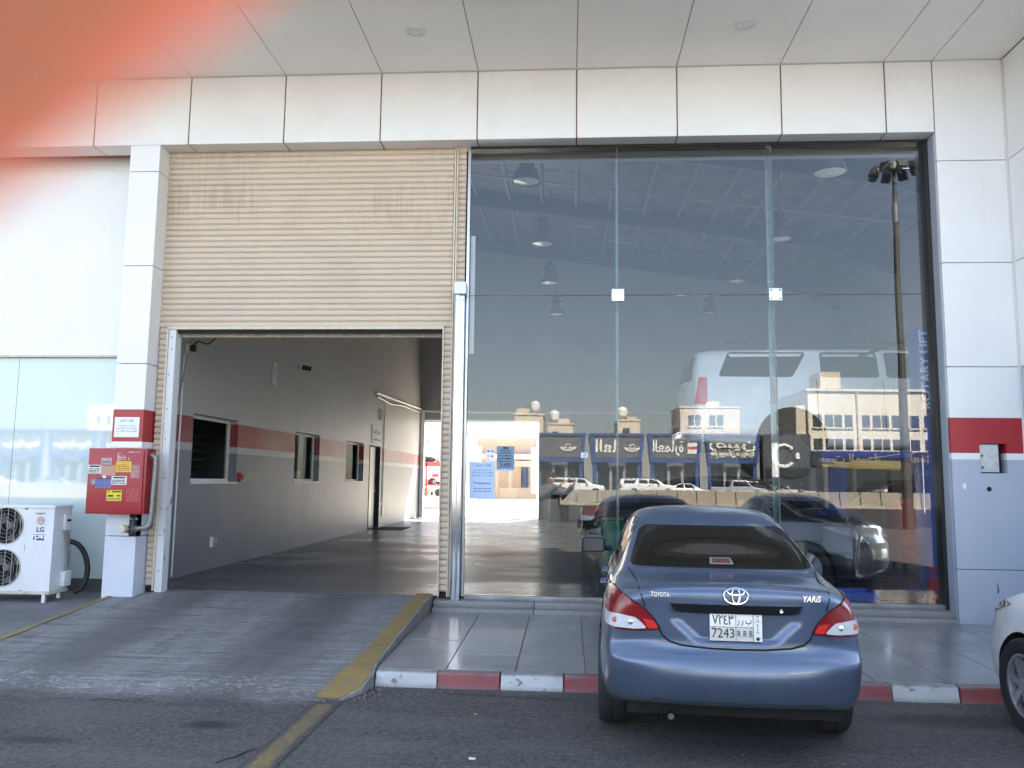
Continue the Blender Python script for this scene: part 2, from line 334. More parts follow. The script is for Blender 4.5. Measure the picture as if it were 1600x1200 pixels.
AR = {'ا': 'FE8D FE8E', 'أ': 'FE83 FE84', 'ب': 'FE8F FE90 FE91 FE92', 'ت': 'FE95 FE96 FE97 FE98', 'ة': 'FE93 FE94', 'ح': 'FEA1 FEA2 FEA3 FEA4', 'خ': 'FEA5 FEA6 FEA7 FEA8', 'د': 'FEA9 FEAA', 'ر': 'FEAD FEAE',
      'س': 'FEB1 FEB2 FEB3 FEB4', 'ص': 'FEB9 FEBA FEBB FEBC', 'ع': 'FEC9 FECA FECB FECC', 'ق': 'FED5 FED6 FED7 FED8', 'ك': 'FED9 FEDA FEDB FEDC', 'ل': 'FEDD FEDE FEDF FEE0', 'م': 'FEE1 FEE2 FEE3 FEE4',
      'ن': 'FEE5 FEE6 FEE7 FEE8', 'ه': 'FEE9 FEEA FEEB FEEC', 'و': 'FEED FEEE', 'ي': 'FEF1 FEF2 FEF3 FEF4', 'ظ': 'FEC5 FEC6 FEC7 FEC8', 'ء': 'FE80', 'ى': 'FEEF FEF0', 'ف': 'FED1 FED2 FED3 FED4', 'ش': 'FEB5 FEB6 FEB7 FEB8', 'ج': 'FE9D FE9E FE9F FEA0'}
AR['\uE000'] = 'FEFB FEFC'; AR['\uE001'] = 'FEF7 FEF8'              # the two lam-alef ligatures
def arabic(t):
    out = []; t = t.replace('لا', '\uE000').replace('لأ', '\uE001')
    for i, ch in enumerate(t):
        if ch not in AR: out.append(ch); continue
        fo = AR[ch].split(); pv = t[i - 1] if i else ' '; nx = t[i + 1] if i + 1 < len(t) else ' '
        jp = pv in AR and len(AR[pv].split()) == 4 and len(fo) > 1; jn = len(fo) == 4 and nx in AR and len(AR[nx].split()) > 1
        out.append(chr(int(fo[3 if jp and jn else 1 if jp else 2 if jn else 0], 16)))
    res = []; num = ''
    for ch in out:                                                   # right-to-left, numbers kept left-to-right
        if ch.isdigit() or ch == ':': num += ch
        else:
            if num: res.append(num); num = ''
            res.append(ch)
    if num: res.append(num)
    return ''.join(reversed(res))
def text(name, body, size, m, parent, at, right=(1, 0, 0), up=(0, 0, 1), ext=.001, bold=0., width=None, res=2, align='CENTER', shear=0):
    c = bpy.data.curves.new(name, 'FONT'); c.body = body; c.size = size; c.extrude = ext; c.offset = bold; c.resolution_u = res; c.align_x = align; c.align_y = 'CENTER'; c.shear = shear
    o = bpy.data.objects.new(name, c); COL.objects.link(o)
    dg = bpy.context.evaluated_depsgraph_get(); me = bpy.data.meshes.new_from_object(o.evaluated_get(dg)); bpy.data.objects.remove(o); bpy.data.curves.remove(c)
    if width and len(me.vertices):
        xs = [v.co.x for v in me.vertices]; k = width / max(1e-6, max(xs) - min(xs)); me.transform(Matrix.Diagonal((k, 1, 1, 1)))
    r = Vector(right).normalized(); u = Vector(up).normalized(); n = r.cross(u)
    mm = Matrix((r, u, n)).transposed().to_4x4(); base = ORG.get(parent, Vector()) if parent else Vector()
    mm.translation = Vector(at) - base; me.transform(mm); me.name = name; me.materials.clear(); me.materials.append(m)
    return link(name, me, parent)

# ================================================================== GROUND AND SETTING
YG = 9.3                                                             # plane of the glass
g = MB(); xs = [-500, -60, -20, -8, 12, 30, 60, 500]; ys = [-500, -70, -30, -9, 0, 12, 300, 700]
for i in range(len(xs) - 1):
    for j in range(len(ys) - 1): g.quad((xs[i], ys[j], 0), (xs[i + 1], ys[j], 0), (xs[i + 1], ys[j + 1], 0), (xs[i], ys[j + 1], 0))
tag(g.build('ground', M_asph), kind='structure')
# ramp into the bay: one relief sheet rising from the asphalt
def zr(y): return max(0., min(.262, (y - 5.95) / 3.5 * .262))
r_ = MB(); nx, ny = 44, 40
for j in range(ny + 1):
    for i in range(nx + 1):
        x = -5.1 + 3.45 * i / nx; y = 5.75 + (9.45 - 5.75) * j / ny
        e = .10 * sin(x * 3.1) + .06 * sin(x * 7.7 + 1) + .04 * sin(x * 19) if j == 0 else 0
        zz = zr(y) + (.006 if j > 1 else .002 if j else -.003) + (.004 * (sin(x * 5 + y * 3) + sin(y * 9)) * .3 if j else 0)
        r_.v.append((x, y + e, zz))
for j in range(ny):
    for i in range(nx): a = j * (nx + 1) + i; r_.f.append((a, a + 1, a + nx + 2, a + nx + 1))
tag(r_.build('ramp', M_ramp, smooth=True), kind='structure')
pd = MB(); 
for j in range(8):
    y0 = 6.0 + 3.7 * j / 8; y1 = 6.0 + 3.7 * (j + 1) / 8; q = lambda y: .19 * (y - 6.0) / 3.2 + .003
    pd.quad((-14, y0, q(y0)), (-5.1, y0, q(y0)), (-5.1, y1, q(y1)), (-14, y1, q(y1)))
tag(pd.build('side_apron', mat('apron_concrete', (.15, .15, .152), .8, var=(1.5, .3), bump=(30, .4, .01))), kind='structure')
ye = MB()
for j in range(12):
    y0 = 6.35 + 2.9 * j / 12; y1 = 6.35 + 2.9 * (j + 1) / 12; w0 = .06 + .008 * sin(j * 1.7); w1 = .06 + .008 * sin((j + 1) * 1.7)
    q = lambda y: .19 * (y - 6.0) / 3.2 + .007; ye.quad((-5.1 - w0 * 1.5, y0, q(y0)), (-5.1, y0, zr(y0) + .012), (-5.1, y1, zr(y1) + .012), (-5.1 - w1 * 1.5, y1, q(y1))); ye.quad((-5.1, y0, zr(y0) + .012), (-5.1 + w0, y0, zr(y0) + .012), (-5.1 + w1, y1, zr(y1) + .012), (-5.1, y1, zr(y1) + .012))
tag(ye.build('ramp_edge_line', M_yellow), kind='structure')
yl = MB()
for j in range(10):
    y0 = 3.6 + 2.35 * j / 10; y1 = 3.6 + 2.35 * (j + 1) / 10
    a = lambda k: .10
    yl.quad((-1.69 - a(j), y0, .004), (-1.69 + a(j + 3), y0, .005), (-1.69 + a(j + 4), y1, .005), (-1.69 - a(j + 1), y1, .005))
tag(yl.build('parking_line', M_yline), kind='structure')
# interior floor, yard
tag(B(-5.05, 9.05, 9.42, 28.4, .0, .272).build('showroom_floor', M_ifloor), kind='structure')
tag(B(-30, 30, 28.4, 75, .0, .21).build('yard_ground', mat('sunlit_yard_concrete', (.50, .45, .37), .9, var=(.5, .1))), kind='structure')

# yellow ramp kerb, broken at its foot
rk = thing('ramp_kerb', 'yellow painted concrete kerb along the right edge of the ramp, broken at its foot', 'kerb', (-1.58, 6.2, 0))
k_ = MB(); prof = [(6.02, .012, -1.80, -1.60), (6.2, .05, -1.775, -1.50), (6.42, .10, -1.73, -1.475), (6.6, .135, -1.68, -1.49), (7.3, .185, -1.665, -1.495), (8.2, .25, -1.66, -1.49), (9.22, .315, -1.66, -1.485)]
for i in range(len(prof) - 1):
    (y0, z0, a0, b0), (y1, z1, a1, b1) = prof[i], prof[i + 1]
    k_.hexa([(a0, y0, -.02), (b0, y0, -.02), (b1, y1, -.02), (a1, y1, -.02), (a0, y0, z0), (b0, y0, z0), (b1, y1, z1), (a1, y1, z1)])
k_.build('kerb_body', M_conc, rk)
t_ = MB(); random.seed(3)
for i in range(len(prof) - 1):
    for s in range(4):
        u0, u1 = s / 4, (s + 1) / 4; l = lambda a, c, u: a + (c - a) * u
        (y0, z0, a0, b0), (y1, z1, a1, b1) = prof[i], prof[i + 1]; j0, j1 = .012 * sin((i * 4 + s) * 2.1), .012 * sin((i * 4 + s + 1) * 2.1)
        t_.hexa([(l(a0, a1, u0), l(y0, y1, u0), l(z0, z1, u0) - .004), (l(b0, b1, u0) - .02 + j0, l(y0, y1, u0), l(z0, z1, u0) - .004), (l(b0, b1, u1) - .02 + j1, l(y0, y1, u1), l(z0, z1, u1) - .004), (l(a0, a1, u1), l(y0, y1, u1), l(z0, z1, u1) - .004),
                 (l(a0, a1, u0), l(y0, y1, u0), l(z0, z1, u0) + .006), (l(b0, b1, u0) - .02 + j0, l(y0, y1, u0), l(z0, z1, u0) + .006), (l(b0, b1, u1) - .02 + j1, l(y0, y1, u1), l(z0, z1, u1) + .006), (l(a0, a1, u1), l(y0, y1, u1), l(z0, z1, u1) + .006)])
t_.build('yellow_paint', M_yellow, rk)
rb = MB()
for i in range(70):
    x = random.uniform(-1.74, -1.36); y = random.uniform(6.02, 6.34) if x > -1.6 else random.uniform(5.95, 6.05); s = random.uniform(.004, .013); rb.hexa([(x + random.uniform(-s, s), y + random.uniform(-s, s), 0), (x + s, y - s, 0), (x + s, y + s, 0), (x - s, y + s, 0), (x - s * .6, y - s * .5, s * 1.5), (x + s * .5, y - s * .6, s * 1.1), (x + s * .6, y + s * .4, s * 1.6), (x - s * .3, y + s * .6, s)])
tag(rb.build('concrete_rubble', M_conc), 'crumbled concrete bits at the broken foot of the yellow kerb', 'rubble', kind='stuff')
bpy.data.objects['concrete_rubble'].data.materials[0] = mat('dusty_rubble', (.16, .15, .14), .9)

# pavement tiles and painted kerb blocks
PZ = lambda y: .100 + (y - 6.55) * .0165
pv = tag(MB().hexa([(-1.49, 6.55, 0), (9, 6.55, 0), (9, 9.3, 0), (-1.49, 9.3, 0), (-1.49, 6.55, PZ(6.55)), (9, 6.55, PZ(6.55)), (9, 9.3, PZ(9.3)), (-1.49, 9.3, PZ(9.3))]).build('pavement', M_grout), kind='structure')
TW = .54
tm = bev(B(0, TW - .006, 0, TW - .006, -.02, .012).mesh('tile', M_tile), .002, 1)
for i in range(20):
    for j in range(5):
        x = -1.48 + i * TW; y = 6.555 + j * TW
        if x > 8: continue
        if j == 4:
            if i == 0: tm4 = B(0, TW - .006, 0, .30, -.02, .012).mesh('tile', M_tile)
            link('tile', tm4, pv, (x, y, PZ(y) + random.uniform(-.001, .001)), (.0165, 0, 0))
        else: link('tile', tm, pv, (x, y, PZ(y) + random.uniform(-.001, .001)), (.0165 + random.uniform(-.002, .002), random.uniform(-.002, .002), 0))
kb = tag(B(-1.47, 8.6, 6.45, 6.55, -.05, .02).build('kerb_bed', M_conc), kind='structure')
for cm, nm in ((M_kred, 'r'), (M_kwht, 'w')):
    me = B(0, .472, 0, .125, -.02, .113).mesh('kerb_block', cm); bm = bmesh.new(); bm.from_mesh(me)
    for v in bm.verts:
        if v.co.y < .01 and v.co.z > .1: v.co.y += .025
    bmesh.ops.subdivide_edges(bm, edges=bm.edges[:], cuts=3, use_grid_fill=True); bm.to_mesh(me); bm.free(); bev(me, .014, 2)
    bm = bmesh.new(); bm.from_mesh(me)
    for v in bm.verts: v.co += Vector((random.uniform(-.002, .002), random.uniform(-.004, .004), random.uniform(-.003, .003)))
    bm.to_mesh(me); bm.free()
    for i in range(21):
        if (i % 2 == 1) == (nm == 'r'): link('kerb_block', me, kb, (-1.465 + i * .48, 6.422, .0))
# granite step below the glass
sp = thing('glass_front_step', 'low granite step running under the showroom glass', 'step', (1.3, 9.05, .13))
for i in range(5):
    x0 = -1.46 + i * 1.1; B(x0, x0 + 1.094, 9.02, 9.22, .10, .195).build('step_stone', M_granite, sp, bevel=.006); B(x0 - .0, x0 + 1.094, 9.12, 9.42, .195, .258).build('sill_stone', M_granite, sp, bevel=.005)

# ================================================================== FACADE
YF = 9.05
XJ = [-10.1, -8.95, -7.85, -6.78, -5.639, -4.481, -3.335, -2.192, -1.061, .08, 1.217, 2.377, 3.516, 4.036]
fb = thing('fascia_beam', 'long white panelled beam above the shutter and the glass front', 'beam', (-3, YF, 5.45))
G = .007
for a, c in zip(XJ[:-1], XJ[1:]):
    MB().prism([(YF, 5.455), (YF, 6.277), (YF + .03, 6.277), (YF + .03, 5.485), (YF + .30, 5.485), (YF + .30, 5.455)], 'x', a + G, c - G).build('panel', M_white, fb, bevel=.004, seg=1)
B(XJ[0], XJ[-1], YF + .012, YF + .4, 5.467, 6.277).build('backing', M_seal, fb)
# canopy
cp = thing('canopy', 'deep white panelled canopy soffit over the parking bays', 'canopy', (-2, 7.2, 6.28))
XC = XJ + [4.79, 5.9, 7.0, 8.1]
for a, c in zip(XC[:-1], XC[1:]):
    for (y0, y1) in ((6.93, 7.19), (7.2, 9.04)):
        if a >= 4.7 and y0 > 7: continue
        B(a + .004, c - .004, y0, y1, 6.283, 6.31).build('soffit_panel', mat('soffit_panel_white', (.84, .83, .80), .13, var=(.7, .04), bump=(.6, .12, .02)), cp, bevel=.002, seg=1)
B(XC[0], XC[-1], 6.9, 9.05, 6.30, 6.5).build('deck', M_seal, cp)
B(XC[0], XC[-1], 6.88, 6.93, 6.27, 7.5).build('front_fascia', M_white, cp)
for x, y in ((-1.632, 8.163), (1.802, 8.205), (-5.1, 8.15)):
    d = MB().lathe([(.115, 6.283), (.115, 6.276), (.085, 6.272), (.085, 6.285)], (x, y, 0), 'Z', 28).build('downlight', M_wht, cp, smooth=True)
    MB().lathe([(.085, 6.279), (.05, 6.281), (.0, 6.282)], (x, y, 0), 'Z', 20).build('lens', mat('downlight_lens', (.55, .56, .55), .2, .4), d)
B(-10.1, 9.0, 9.05, 9.3, 6.281, 10.6).build('upper_wall', M_white, cp)

def pillar(name, label, x0, x1, y1, bands, zj, hole=None):
    t = thing(name, label, 'pillar', ((x0 + x1) / 2, YF, .15))
    for z0, z1, m, nm in bands:
        gp0 = G / 2 if z0 in zj else 0; gp1 = G / 2 if z1 in zj else 0; pr = 0
        mb = MB()
        if hole and z0 < hole[3] and z1 > hole[2]: mb.holed(x0, x1, z0 + gp0, z1 - gp1, *hole, YF - pr, y1); mb.build(nm, m, t)
        else: mb.box(x0, x1, YF, y1, z0 + gp0, z1 - gp1).build(nm, m, t, bevel=.004, seg=1)
    return t
WPJ = (.704, 2.83, 3.97, 5.12)
pr_ = pillar('wide_pillar', 'wide grey and white pillar with a red band right of the glass', 4.04, 4.775, 9.36,
             [(.135, .704, M_gpanel, 'grey_panel'), (.704, 1.843, M_gpanel, 'grey_panel'), (1.843, 1.91, M_white, 'white_band'), (1.91, 2.283, M_red, 'red_band'), (2.283, 2.83, M_white, 'panel'), (2.83, 3.97, M_white, 'panel'), (3.97, 5.12, M_white, 'panel'), (5.12, 6.28, M_white, 'panel')],
             WPJ, (4.329, 4.605, 1.70, 2.012))
B(4.07, 4.76, YF + .14, 9.35, .14, 6.27).build('core', M_seal, pr_)
ec = thing('electrical_box', 'pale cover plate sitting loose in a dark square hole of the grey and white pillar', 'electrical box', (4.46, 9.08, 1.70))
B(4.332, 4.602, YF + .12, YF + .135, 1.703, 2.009).build('cavity', M_dark, ec)
B(4.335, 4.53, YF + .02, YF + .045, 1.712, 2.003).build('cover_plate', mat('pale_plate', (.55, .56, .55), .5, var=(20, .15)), ec, bevel=.003)
for zz in (1.76, 1.885): MB().lathe([(.012, -.004), (.009, .0), (0, .0)], (4.36, YF + .02, zz), 'Y', 12).build('screw', M_steel, ec)
hp = MB(); hp.lathe([(.026, 0), (.02, .002), (0, .003)], (4.405, YF - .003, 1.535), 'Y', 14); hp.build('drill_hole', M_dark, pr_, smooth=True)
MB().prism([(4.14, 1.58), (4.165, 1.60), (4.175, 1.565), (4.17, 1.53), (4.145, 1.54)], 'y', YF - .0015, YF + .001).build('bare_patch', M_paper, pr_)
MB().prism([(4.425, .575), (4.44, .56), (4.455, .50), (4.44, .46), (4.428, .47), (4.435, .52)], 'y', YF - .002, YF + .001).build('bare_patch', M_steel, pr_)
LPJ = (.90, 2.849, 3.996, 5.13)
pl_ = pillar('slim_pillar', 'slim white pillar with a red band left of the shutter', -5.175, -4.815, 9.33,
             [(.175, .90, M_lgpanel, 'pale_panel'), (.90, 1.885, M_lgpanel, 'pale_panel'), (1.885, 1.957, M_white, 'white_band'), (1.957, 2.32, M_red, 'red_band'), (2.32, 2.849, M_white, 'panel'), (2.849, 3.996, M_white, 'panel'), (3.996, 5.13, M_white, 'panel'), (5.13, 5.452, M_white, 'panel')], LPJ)
B(-5.15, -4.84, YF + .03, 9.31, .15, 5.45).build('core', M_seal, pl_)
# projecting wing on the right
wg = thing('wing_pillar', 'white panelled wing wall projecting at the right end of the facade', 'wall', (5.4, 8.2, 0))
zs = [.14, .704, 2.83, 3.97, 5.12, 6.28]
for i in range(5):
    for y0, y1 in ((7.2, 8.12), (8.12, 9.04)): B(4.79, 5.9, y0 + .004, y1 - .004, zs[i] + G / 2, zs[i + 1] - G / 2).build('panel', M_white if i > 1 else M_gpanel, wg, bevel=.004, seg=1)
B(4.81, 5.88, 7.23, 9.02, .14, 6.27).build('core', M_seal, wg)
B(4.777, 5.9, 9.05, 9.36, .14, 6.28).build('return_wall', M_white, wg)

# left: white upper wall, filmed glass below
lw = thing('white_side_wall', 'large plain white wall panel left of the slim pillar', 'wall', (-8, 9.6, 3.0))
for a, c in ((-14, -10.6), (-10.6, -8.3), (-8.3, -5.0)): B(a + .003, c - .003, 9.55, 9.62, 3.02, 5.7).build('panel', M_white, lw)
B(-14, -4.9, 9.64, 9.8, .0, 10.4).build('backing', M_bwall, lw); B(-14, -5.0, 9.53, 9.62, 2.995, 3.02).build('drip_edge', M_trim, lw)
sg = thing('filmed_window', 'pale teal filmed shop window behind the white air conditioner', 'window', (-7.5, 9.6, .35))
for a, c in ((-14, -10.3), (-10.3, -8.05), (-8.05, -6.72), (-6.72, -5.0)): B(a + .003, c - .003, 9.598, 9.612, .36, 2.995).build('pane', M_film, sg)
B(-14, -5.0, 9.56, 9.63, .17, .36).build('plinth', mat('dark_plinth', (.07, .075, .07), .7), sg)

# ------------------------------------------------------------------ roller shutter
rs = thing('roller_shutter', 'wide beige slatted shutter half raised over the open service bay', 'shutter', (-3.1, YG, 3.3))
SP = .0692
def slat_mesh(x0, x1):
    return MB().prism([(0, 0), (-.004, .006), (-.013, .014), (-.0155, .034), (-.013, .056), (-.003, .064), (0, .0692 - .002), (.02, .066), (.02, .002)], 'x', x0, x1).mesh('slat', M_shut)
sm = slat_mesh(-1.735, 1.735)
for i in range(31): link('slat', sm, rs, (-3.088 + random.uniform(-.002, .002), YG + random.uniform(-.0015, .0015), 3.311 + i * SP))
B(-4.82, -1.35, YG + .025, YG + .06, 3.25, 5.46).build('backing', M_dark, rs)
ss = slat_mesh(-.045, .045)
for i in range(43): link('slat', ss, rs, (-4.755, YG, .335 + i * SP))
for i in range(43): link('slat', ss, rs, (-1.385, YG, .335 + i * SP))
ss2 = slat_mesh(-.055, .055)
for i in range(24): link('slat', ss2, rs, (-1.262, YG + .01, 3.80 + i * SP))
B(-4.81, -4.69, YG + .024, YG + .06, .2, 3.25).build('backing', M_dark, rs); B(-1.44, -1.19, YG + .035, YG + .07, .26, 5.44).build('backing', M_dark, rs)
for x0, x1, z0, z1 in ((-4.71, -4.69, .28, 3.315), (-1.445, -1.428, .28, 3.315), (-1.345, -1.325, .28, 5.45), (-1.318, -1.300, .28, 5.44)): B(x0, x1, YG - .04, YG + .04, z0, z1).build('trim', M_trim, rs, bevel=.003)
B(-4.71, -1.428, YG - .035, YG + .04, 3.285, 3.318).build('lintel_trim', M_trim, rs, bevel=.003)
B(-4.62, -1.43, YG + .10, YG + .13, 3.21, 3.30).build('bottom_bar', M_shutd, rs, bevel=.004)
for i in range(3): MB().tube([(-4.6, YG + .1, 3.225 + i * .03), (-1.44, YG + .1, 3.225 + i * .03)], .012, 6).build('bar_rib', M_shutd, rs)
B(-1.345, -1.13, YG - .01, YG + .08, 5.42, 5.455).build('head_trim', M_trim, rs)
gd = thing('guide_rail', 'worn white steel guide rail at the left side of the bay opening', 'rail', (-4.64, 9.36, .25))
B(-4.688, -4.612, YG - .02, YG + .015, .262, 3.285).build('web', M_guide, gd, bevel=.002); B(-4.612, -4.604, YG - .02, YG + .12, .262, 3.285).build('flange', M_guide, gd); B(-4.688, -4.68, YG + .016, YG + .12, .262, 3.285).build('flange', M_guide, gd)
for zz in (.5, .9, 1.2, 1.55, 1.62, 2.0, 2.35, 2.75, 3.05, 3.2):
    MB().lathe([(.009, -.006), (.006, -.008), (0, -.008)], (-4.655 + random.uniform(-.012, .012), YG - .016, zz), 'Y', 10).build('bolt', M_steel, gd)
ac_ = thing('aluminium_column', 'shiny aluminium channel column between the shutter and the glass', 'column', (-1.23, 9.18, .258))
B(-1.283, -1.237, 9.14, 9.24, .26, 3.68).build('channel', M_alu, ac_, bevel=.004); B(-1.232, -1.186, 9.15, 9.24, .26, 3.68).build('channel', M_alu, ac_, bevel=.004); B(-1.25, -1.22, 9.165, 9.23, .26, 3.68).build('web', M_alud, ac_)
cb = B(-1.30, -1.165, 9.11, 9.25, 3.665, 3.80).build('cap_box', mat('white_cap', (.72, .73, .76), .35), ac_, bevel=.004)
for zz in (1.0, 2.2, 3.1, 3.6): 
    for xx in (-1.27, -1.2): MB().lathe([(.007, -.004), (.005, -.006), (0, -.006)], (xx, 9.142, zz), 'Y', 8).build('screw', M_steel, ac_)

# ------------------------------------------------------------------ glass front
gf = thing('shop_window', 'tall frameless showroom glass wall of six panes right of the shutter', 'window', (1.4, YG, .3))
XE = [-1.15, .554, 2.309, 4.03]; ZE = [.305, 3.68, 5.425]
for i in range(3):
    for j in range(2): B(XE[i] + .004, XE[i + 1] - .004, YG - .006, YG + .006, ZE[j] + .004, ZE[j + 1] - .004).build('pane', M_glass, gf)
for i in (1, 2): B(XE[i] - .0035, XE[i] + .0035, YG - .004, YG + .006, .305, 5.425).build('joint_seal', mat('clear_silicone', (.10, .12, .12), .3), gf)
for i in range(3): B(XE[i] + .006, XE[i + 1] - .006, YG - .004, YG + .005, 3.6765, 3.6835).build('joint_seal', mat('brown_silicone', (.05, .04, .035), .5), gf)
M_finedge = mat('glass_edge_green', (.42, .56, .54), .15)
for x in (.554, 2.309):
    fn = B(x - .009, x + .009, YG + .012, YG + .262, .305, 5.42).build('glass_fin', M_fin, gf); B(x - .0095, x + .0095, YG + .263, YG + .267, .305, 5.42).build('fin_edge', M_finedge, fn)
for x, bare in ((.556, 0), (2.318, 1)):
    pf = B(x - .07, x + .07, YG - .022, YG - .008, 3.61, 3.75).build('patch_fitting', mat('satin_plate', (.72, .75, .76), .3, .4), gf, bevel=.003)
    for dx in (-.048, .048):
        for dz in (-.048, .048):
            if bare: MB().lathe([(.011, -.003), (.009, .0), (0, .001)], (x + dx, YG - .0225, 3.68 + dz), 'Y', 12).build('bolt_hole', M_dark, pf)
B(-1.185, -1.153, YG - .03, YG + .03, .30, 5.44).build('edge_frame', M_alud, gf, bevel=.003)
B(-1.15, -1.10, YG + .10, YG + .112, 3.02, 4.42).build('edge_strip', M_wht, gf)
B(-1.15, 4.03, YG - .035, YG + .035, .258, .304).build('bottom_channel', mat('weathered_aluminium', (.28, .28, .285), .5, .5, var=(6, .3)), gf, bevel=.003)
B(4.0, 4.045, YG - .05, YG + .12, .258, 5.45).build('side_frame', M_frame, gf); B(-1.15, 4.0, YG - .045, YG + .1, 5.425, 5.455).build('top_frame', M_frame, gf)
B(4.034, 4.04, YG - .2, YG - .05, .2, 5.45).build('jamb_lining', M_gpanel, gf)
# papers stuck on the glass
def notice(name, label, x0, x1, z0, z1, y, pm, lines, group=None):
    t = thing(name, label, 'notice', ((x0 + x1) / 2, y, z0)); B(x0, x1, y - .0015, y, z0, z1).build('sheet', pm, t)
    for (body, u, v, size, m, bold) in lines: text('print', body, size, m, t, (x0 + (x1 - x0) * u, y - .0022, z0 + (z1 - z0) * v), ext=.0002, bold=bold)
    return t
YN = YG - .0075
wt = 'أوقات الدوام'; w1 = 'من السبت الى الخميس'; w2 = '08:00 صباحا الى 12:00 ظهرا'; w3 = '04:00 عصرا الى 08:00 مساء'
notice('opening_hours_notice', 'largest blue paper on the glass, giving working hours in two languages', -1.105, -.828, 1.36, 1.768, YN, M_paperb,
       [(arabic(wt), .55, .92, .034, M_inkb, .0004), (arabic(w1), .5, .79, .022, M_inkb, .0002), (arabic(w2), .5, .71, .022, M_inkb, .0002), (arabic(w3), .5, .63, .022, M_inkb, .0002), ('Working Hours', .5, .43, .03, M_inkb, .0006), ('08:00 AM to 12:00 PM', .5, .28, .021, M_inkb, .0004), ('& 04:00PM to 08:00 P.M', .5, .20, .020, M_inkb, .0004)])
B(-1.03, -.90, YN - .003, YN - .0022, 1.526, 1.528).build('underline', M_inkb, bpy.data.objects['opening_hours_notice'])
cs = notice('card_payment_notice', 'small white payment sticker with coloured card marks above the blue paper', -.925, -.827, 1.775, 1.915, YN, M_paper, [('VISA', .28, .45, .016, M_inkb, .0006)])
for (x0, x1, z0, z1, c) in ((-.915, -.885, 1.88, 1.905, (.05, .25, .35)), (-.872, -.838, 1.88, 1.905, (.08, .45, .5)), (-.868, -.853, 1.825, 1.845, (.6, .05, .04)), (-.853, -.84, 1.825, 1.845, (.7, .3, .03)), (-.912, -.885, 1.79, 1.8, (.3, .33, .4))):
    B(x0, x1, YN - .0026, YN - .0015, z0, z1).build('card_mark', mat('card_%d' % int(c[0] * 1000 + c[1] * 100), c, .5), cs)
dn = notice('dark_blue_notice', 'darker blue sheet of bold lines right of the payment sticker', -.805, -.607, 1.672, 1.95, YN, mat('slate_paper', (.17, .25, .36), .5), [])
random.seed(12)
for zz, a_, c_ in ((1.901, -.76, -.66), (1.872, -.775, -.64), (1.84, -.78, -.64), (1.808, -.79, -.63), (1.776, -.78, -.64), (1.748, -.77, -.645), (1.726, -.77, -.64)):
    pm = MB(); x = a_                                                # rows of illegible bold writing
    while x < c_:
        wd = random.uniform(.004, .016); h_ = random.choice((.004, .006, .011)); pm.box(x, min(c_, x + wd), YN - .0026, YN - .0015, zz - random.choice((.002, .005)), zz + h_); x += wd + random.choice((.0005, .0005, .006))
    pm.build('print', M_ink, dn)
B(-.735, -.675, YN - .0026, YN - .0015, 1.918, 1.944).build('print', M_beam, dn); B(-.805, -.607, YN - .0026, YN - .0015, 1.672, 1.69).build('tape', M_paperb, dn)
sk = notice('small_white_sticker', 'small square white sticker alone on the glass near the second joint', .14, .215, 1.83, 1.885, YN, M_paper, [])
for (x0, x1, z0, z1) in ((.155, .175, 1.868, 1.872), (.18, .2, 1.866, 1.876), (.16, .168, 1.84, 1.86), (.174, .182, 1.838, 1.85), (.182, .192, 1.848, 1.862), (.196, .202, 1.838, 1.852)): B(x0, x1, YN - .0026, YN - .0015, z0, z1).build('print', M_ink, sk)
nt_ = notice('hours_notice_pillar', 'white paper notice taped on the red band of the slim pillar', -5.147, -4.856, 2.006, 2.233, YF - .003, M_paper,
       [(arabic(wt), .5, .83, .032, M_inkb, .0005), (arabic(w1), .5, .58, .022, M_inkb, .0002), (arabic(w2), .5, .44, .022, M_inkb, .0002), (arabic(w3), .5, .30, .022, M_inkb, .0002)])

# ------------------------------------------------------------------ interior shell
iw = thing('bay_side_wall', 'inner side wall of the bay painted white, red and grey with three windows', 'wall', (-5.2, 18, .27))
wins = [(10.81, 12.33), (15.0, 16.54), (18.56, 20.19)]; WZ0, WZ1 = 1.49, 2.42; DY0, DY1, DZ = 20.80, 21.98, 2.42
X0, X1 = -5.25, -5.05
mb = MB(); cuts = [9.35] + [q for w_ in wins for q in w_] + [DY0, DY1, 28.3]
for i in range(0, len(cuts), 2): mb.box(X0, X1, cuts[i], cuts[i + 1], .0, 10.4)
for a, c in wins: mb.box(X0, X1, a, c, 0, WZ0); mb.box(X0, X1, a, c, WZ1, 10.4)
mb.box(X0, X1, DY0, DY1, DZ, 10.4); mb.build('wall_face', M_iwall, iw)
for a, c in wins:
    wf = MB(); xf0, xf1 = -5.21, -5.17
    wf.box(xf0, xf1, a, c, WZ0, WZ0 + .05).box(xf0, xf1, a, c, WZ1 - .05, WZ1).box(xf0, xf1, a, a + .05, WZ0 + .05, WZ1 - .05).box(xf0, xf1, c - .07, c, WZ0 + .05, WZ1 - .05)
    fo = wf.build('window', M_wht, iw); B(-5.195, -5.185, a + .05, c - .07, WZ0 + .05, WZ1 - .05).build('pane', M_winglass, fo); B(-5.18, -5.03, a, c, WZ0 - .02, WZ0 + .004).build('sill', M_wht, fo)
dr = B(-5.17, -5.13, DY0 + .03, DY1 - .03, .275, DZ - .03).build('door', mat('navy_door', (.012, .018, .05), .35), iw)
B(-5.13, -5.09, DY1 - .2, DY1 - .05, 1.22, 1.26).build('handle', M_chrome, dr)
df = MB(); df.box(-5.2, -5.04, DY0, DY0 + .03, .275, DZ).box(-5.2, -5.04, DY1 - .03, DY1, .275, DZ).box(-5.2, -5.04, DY0, DY1, DZ - .03, DZ); df.build('door_frame', M_black, iw)
cr = MB(); cr.tube([(-5.035, 10.40, 3.2), (-5.035, 10.40, .3)], .012, 6); cr.build('conduit', M_wht, iw)
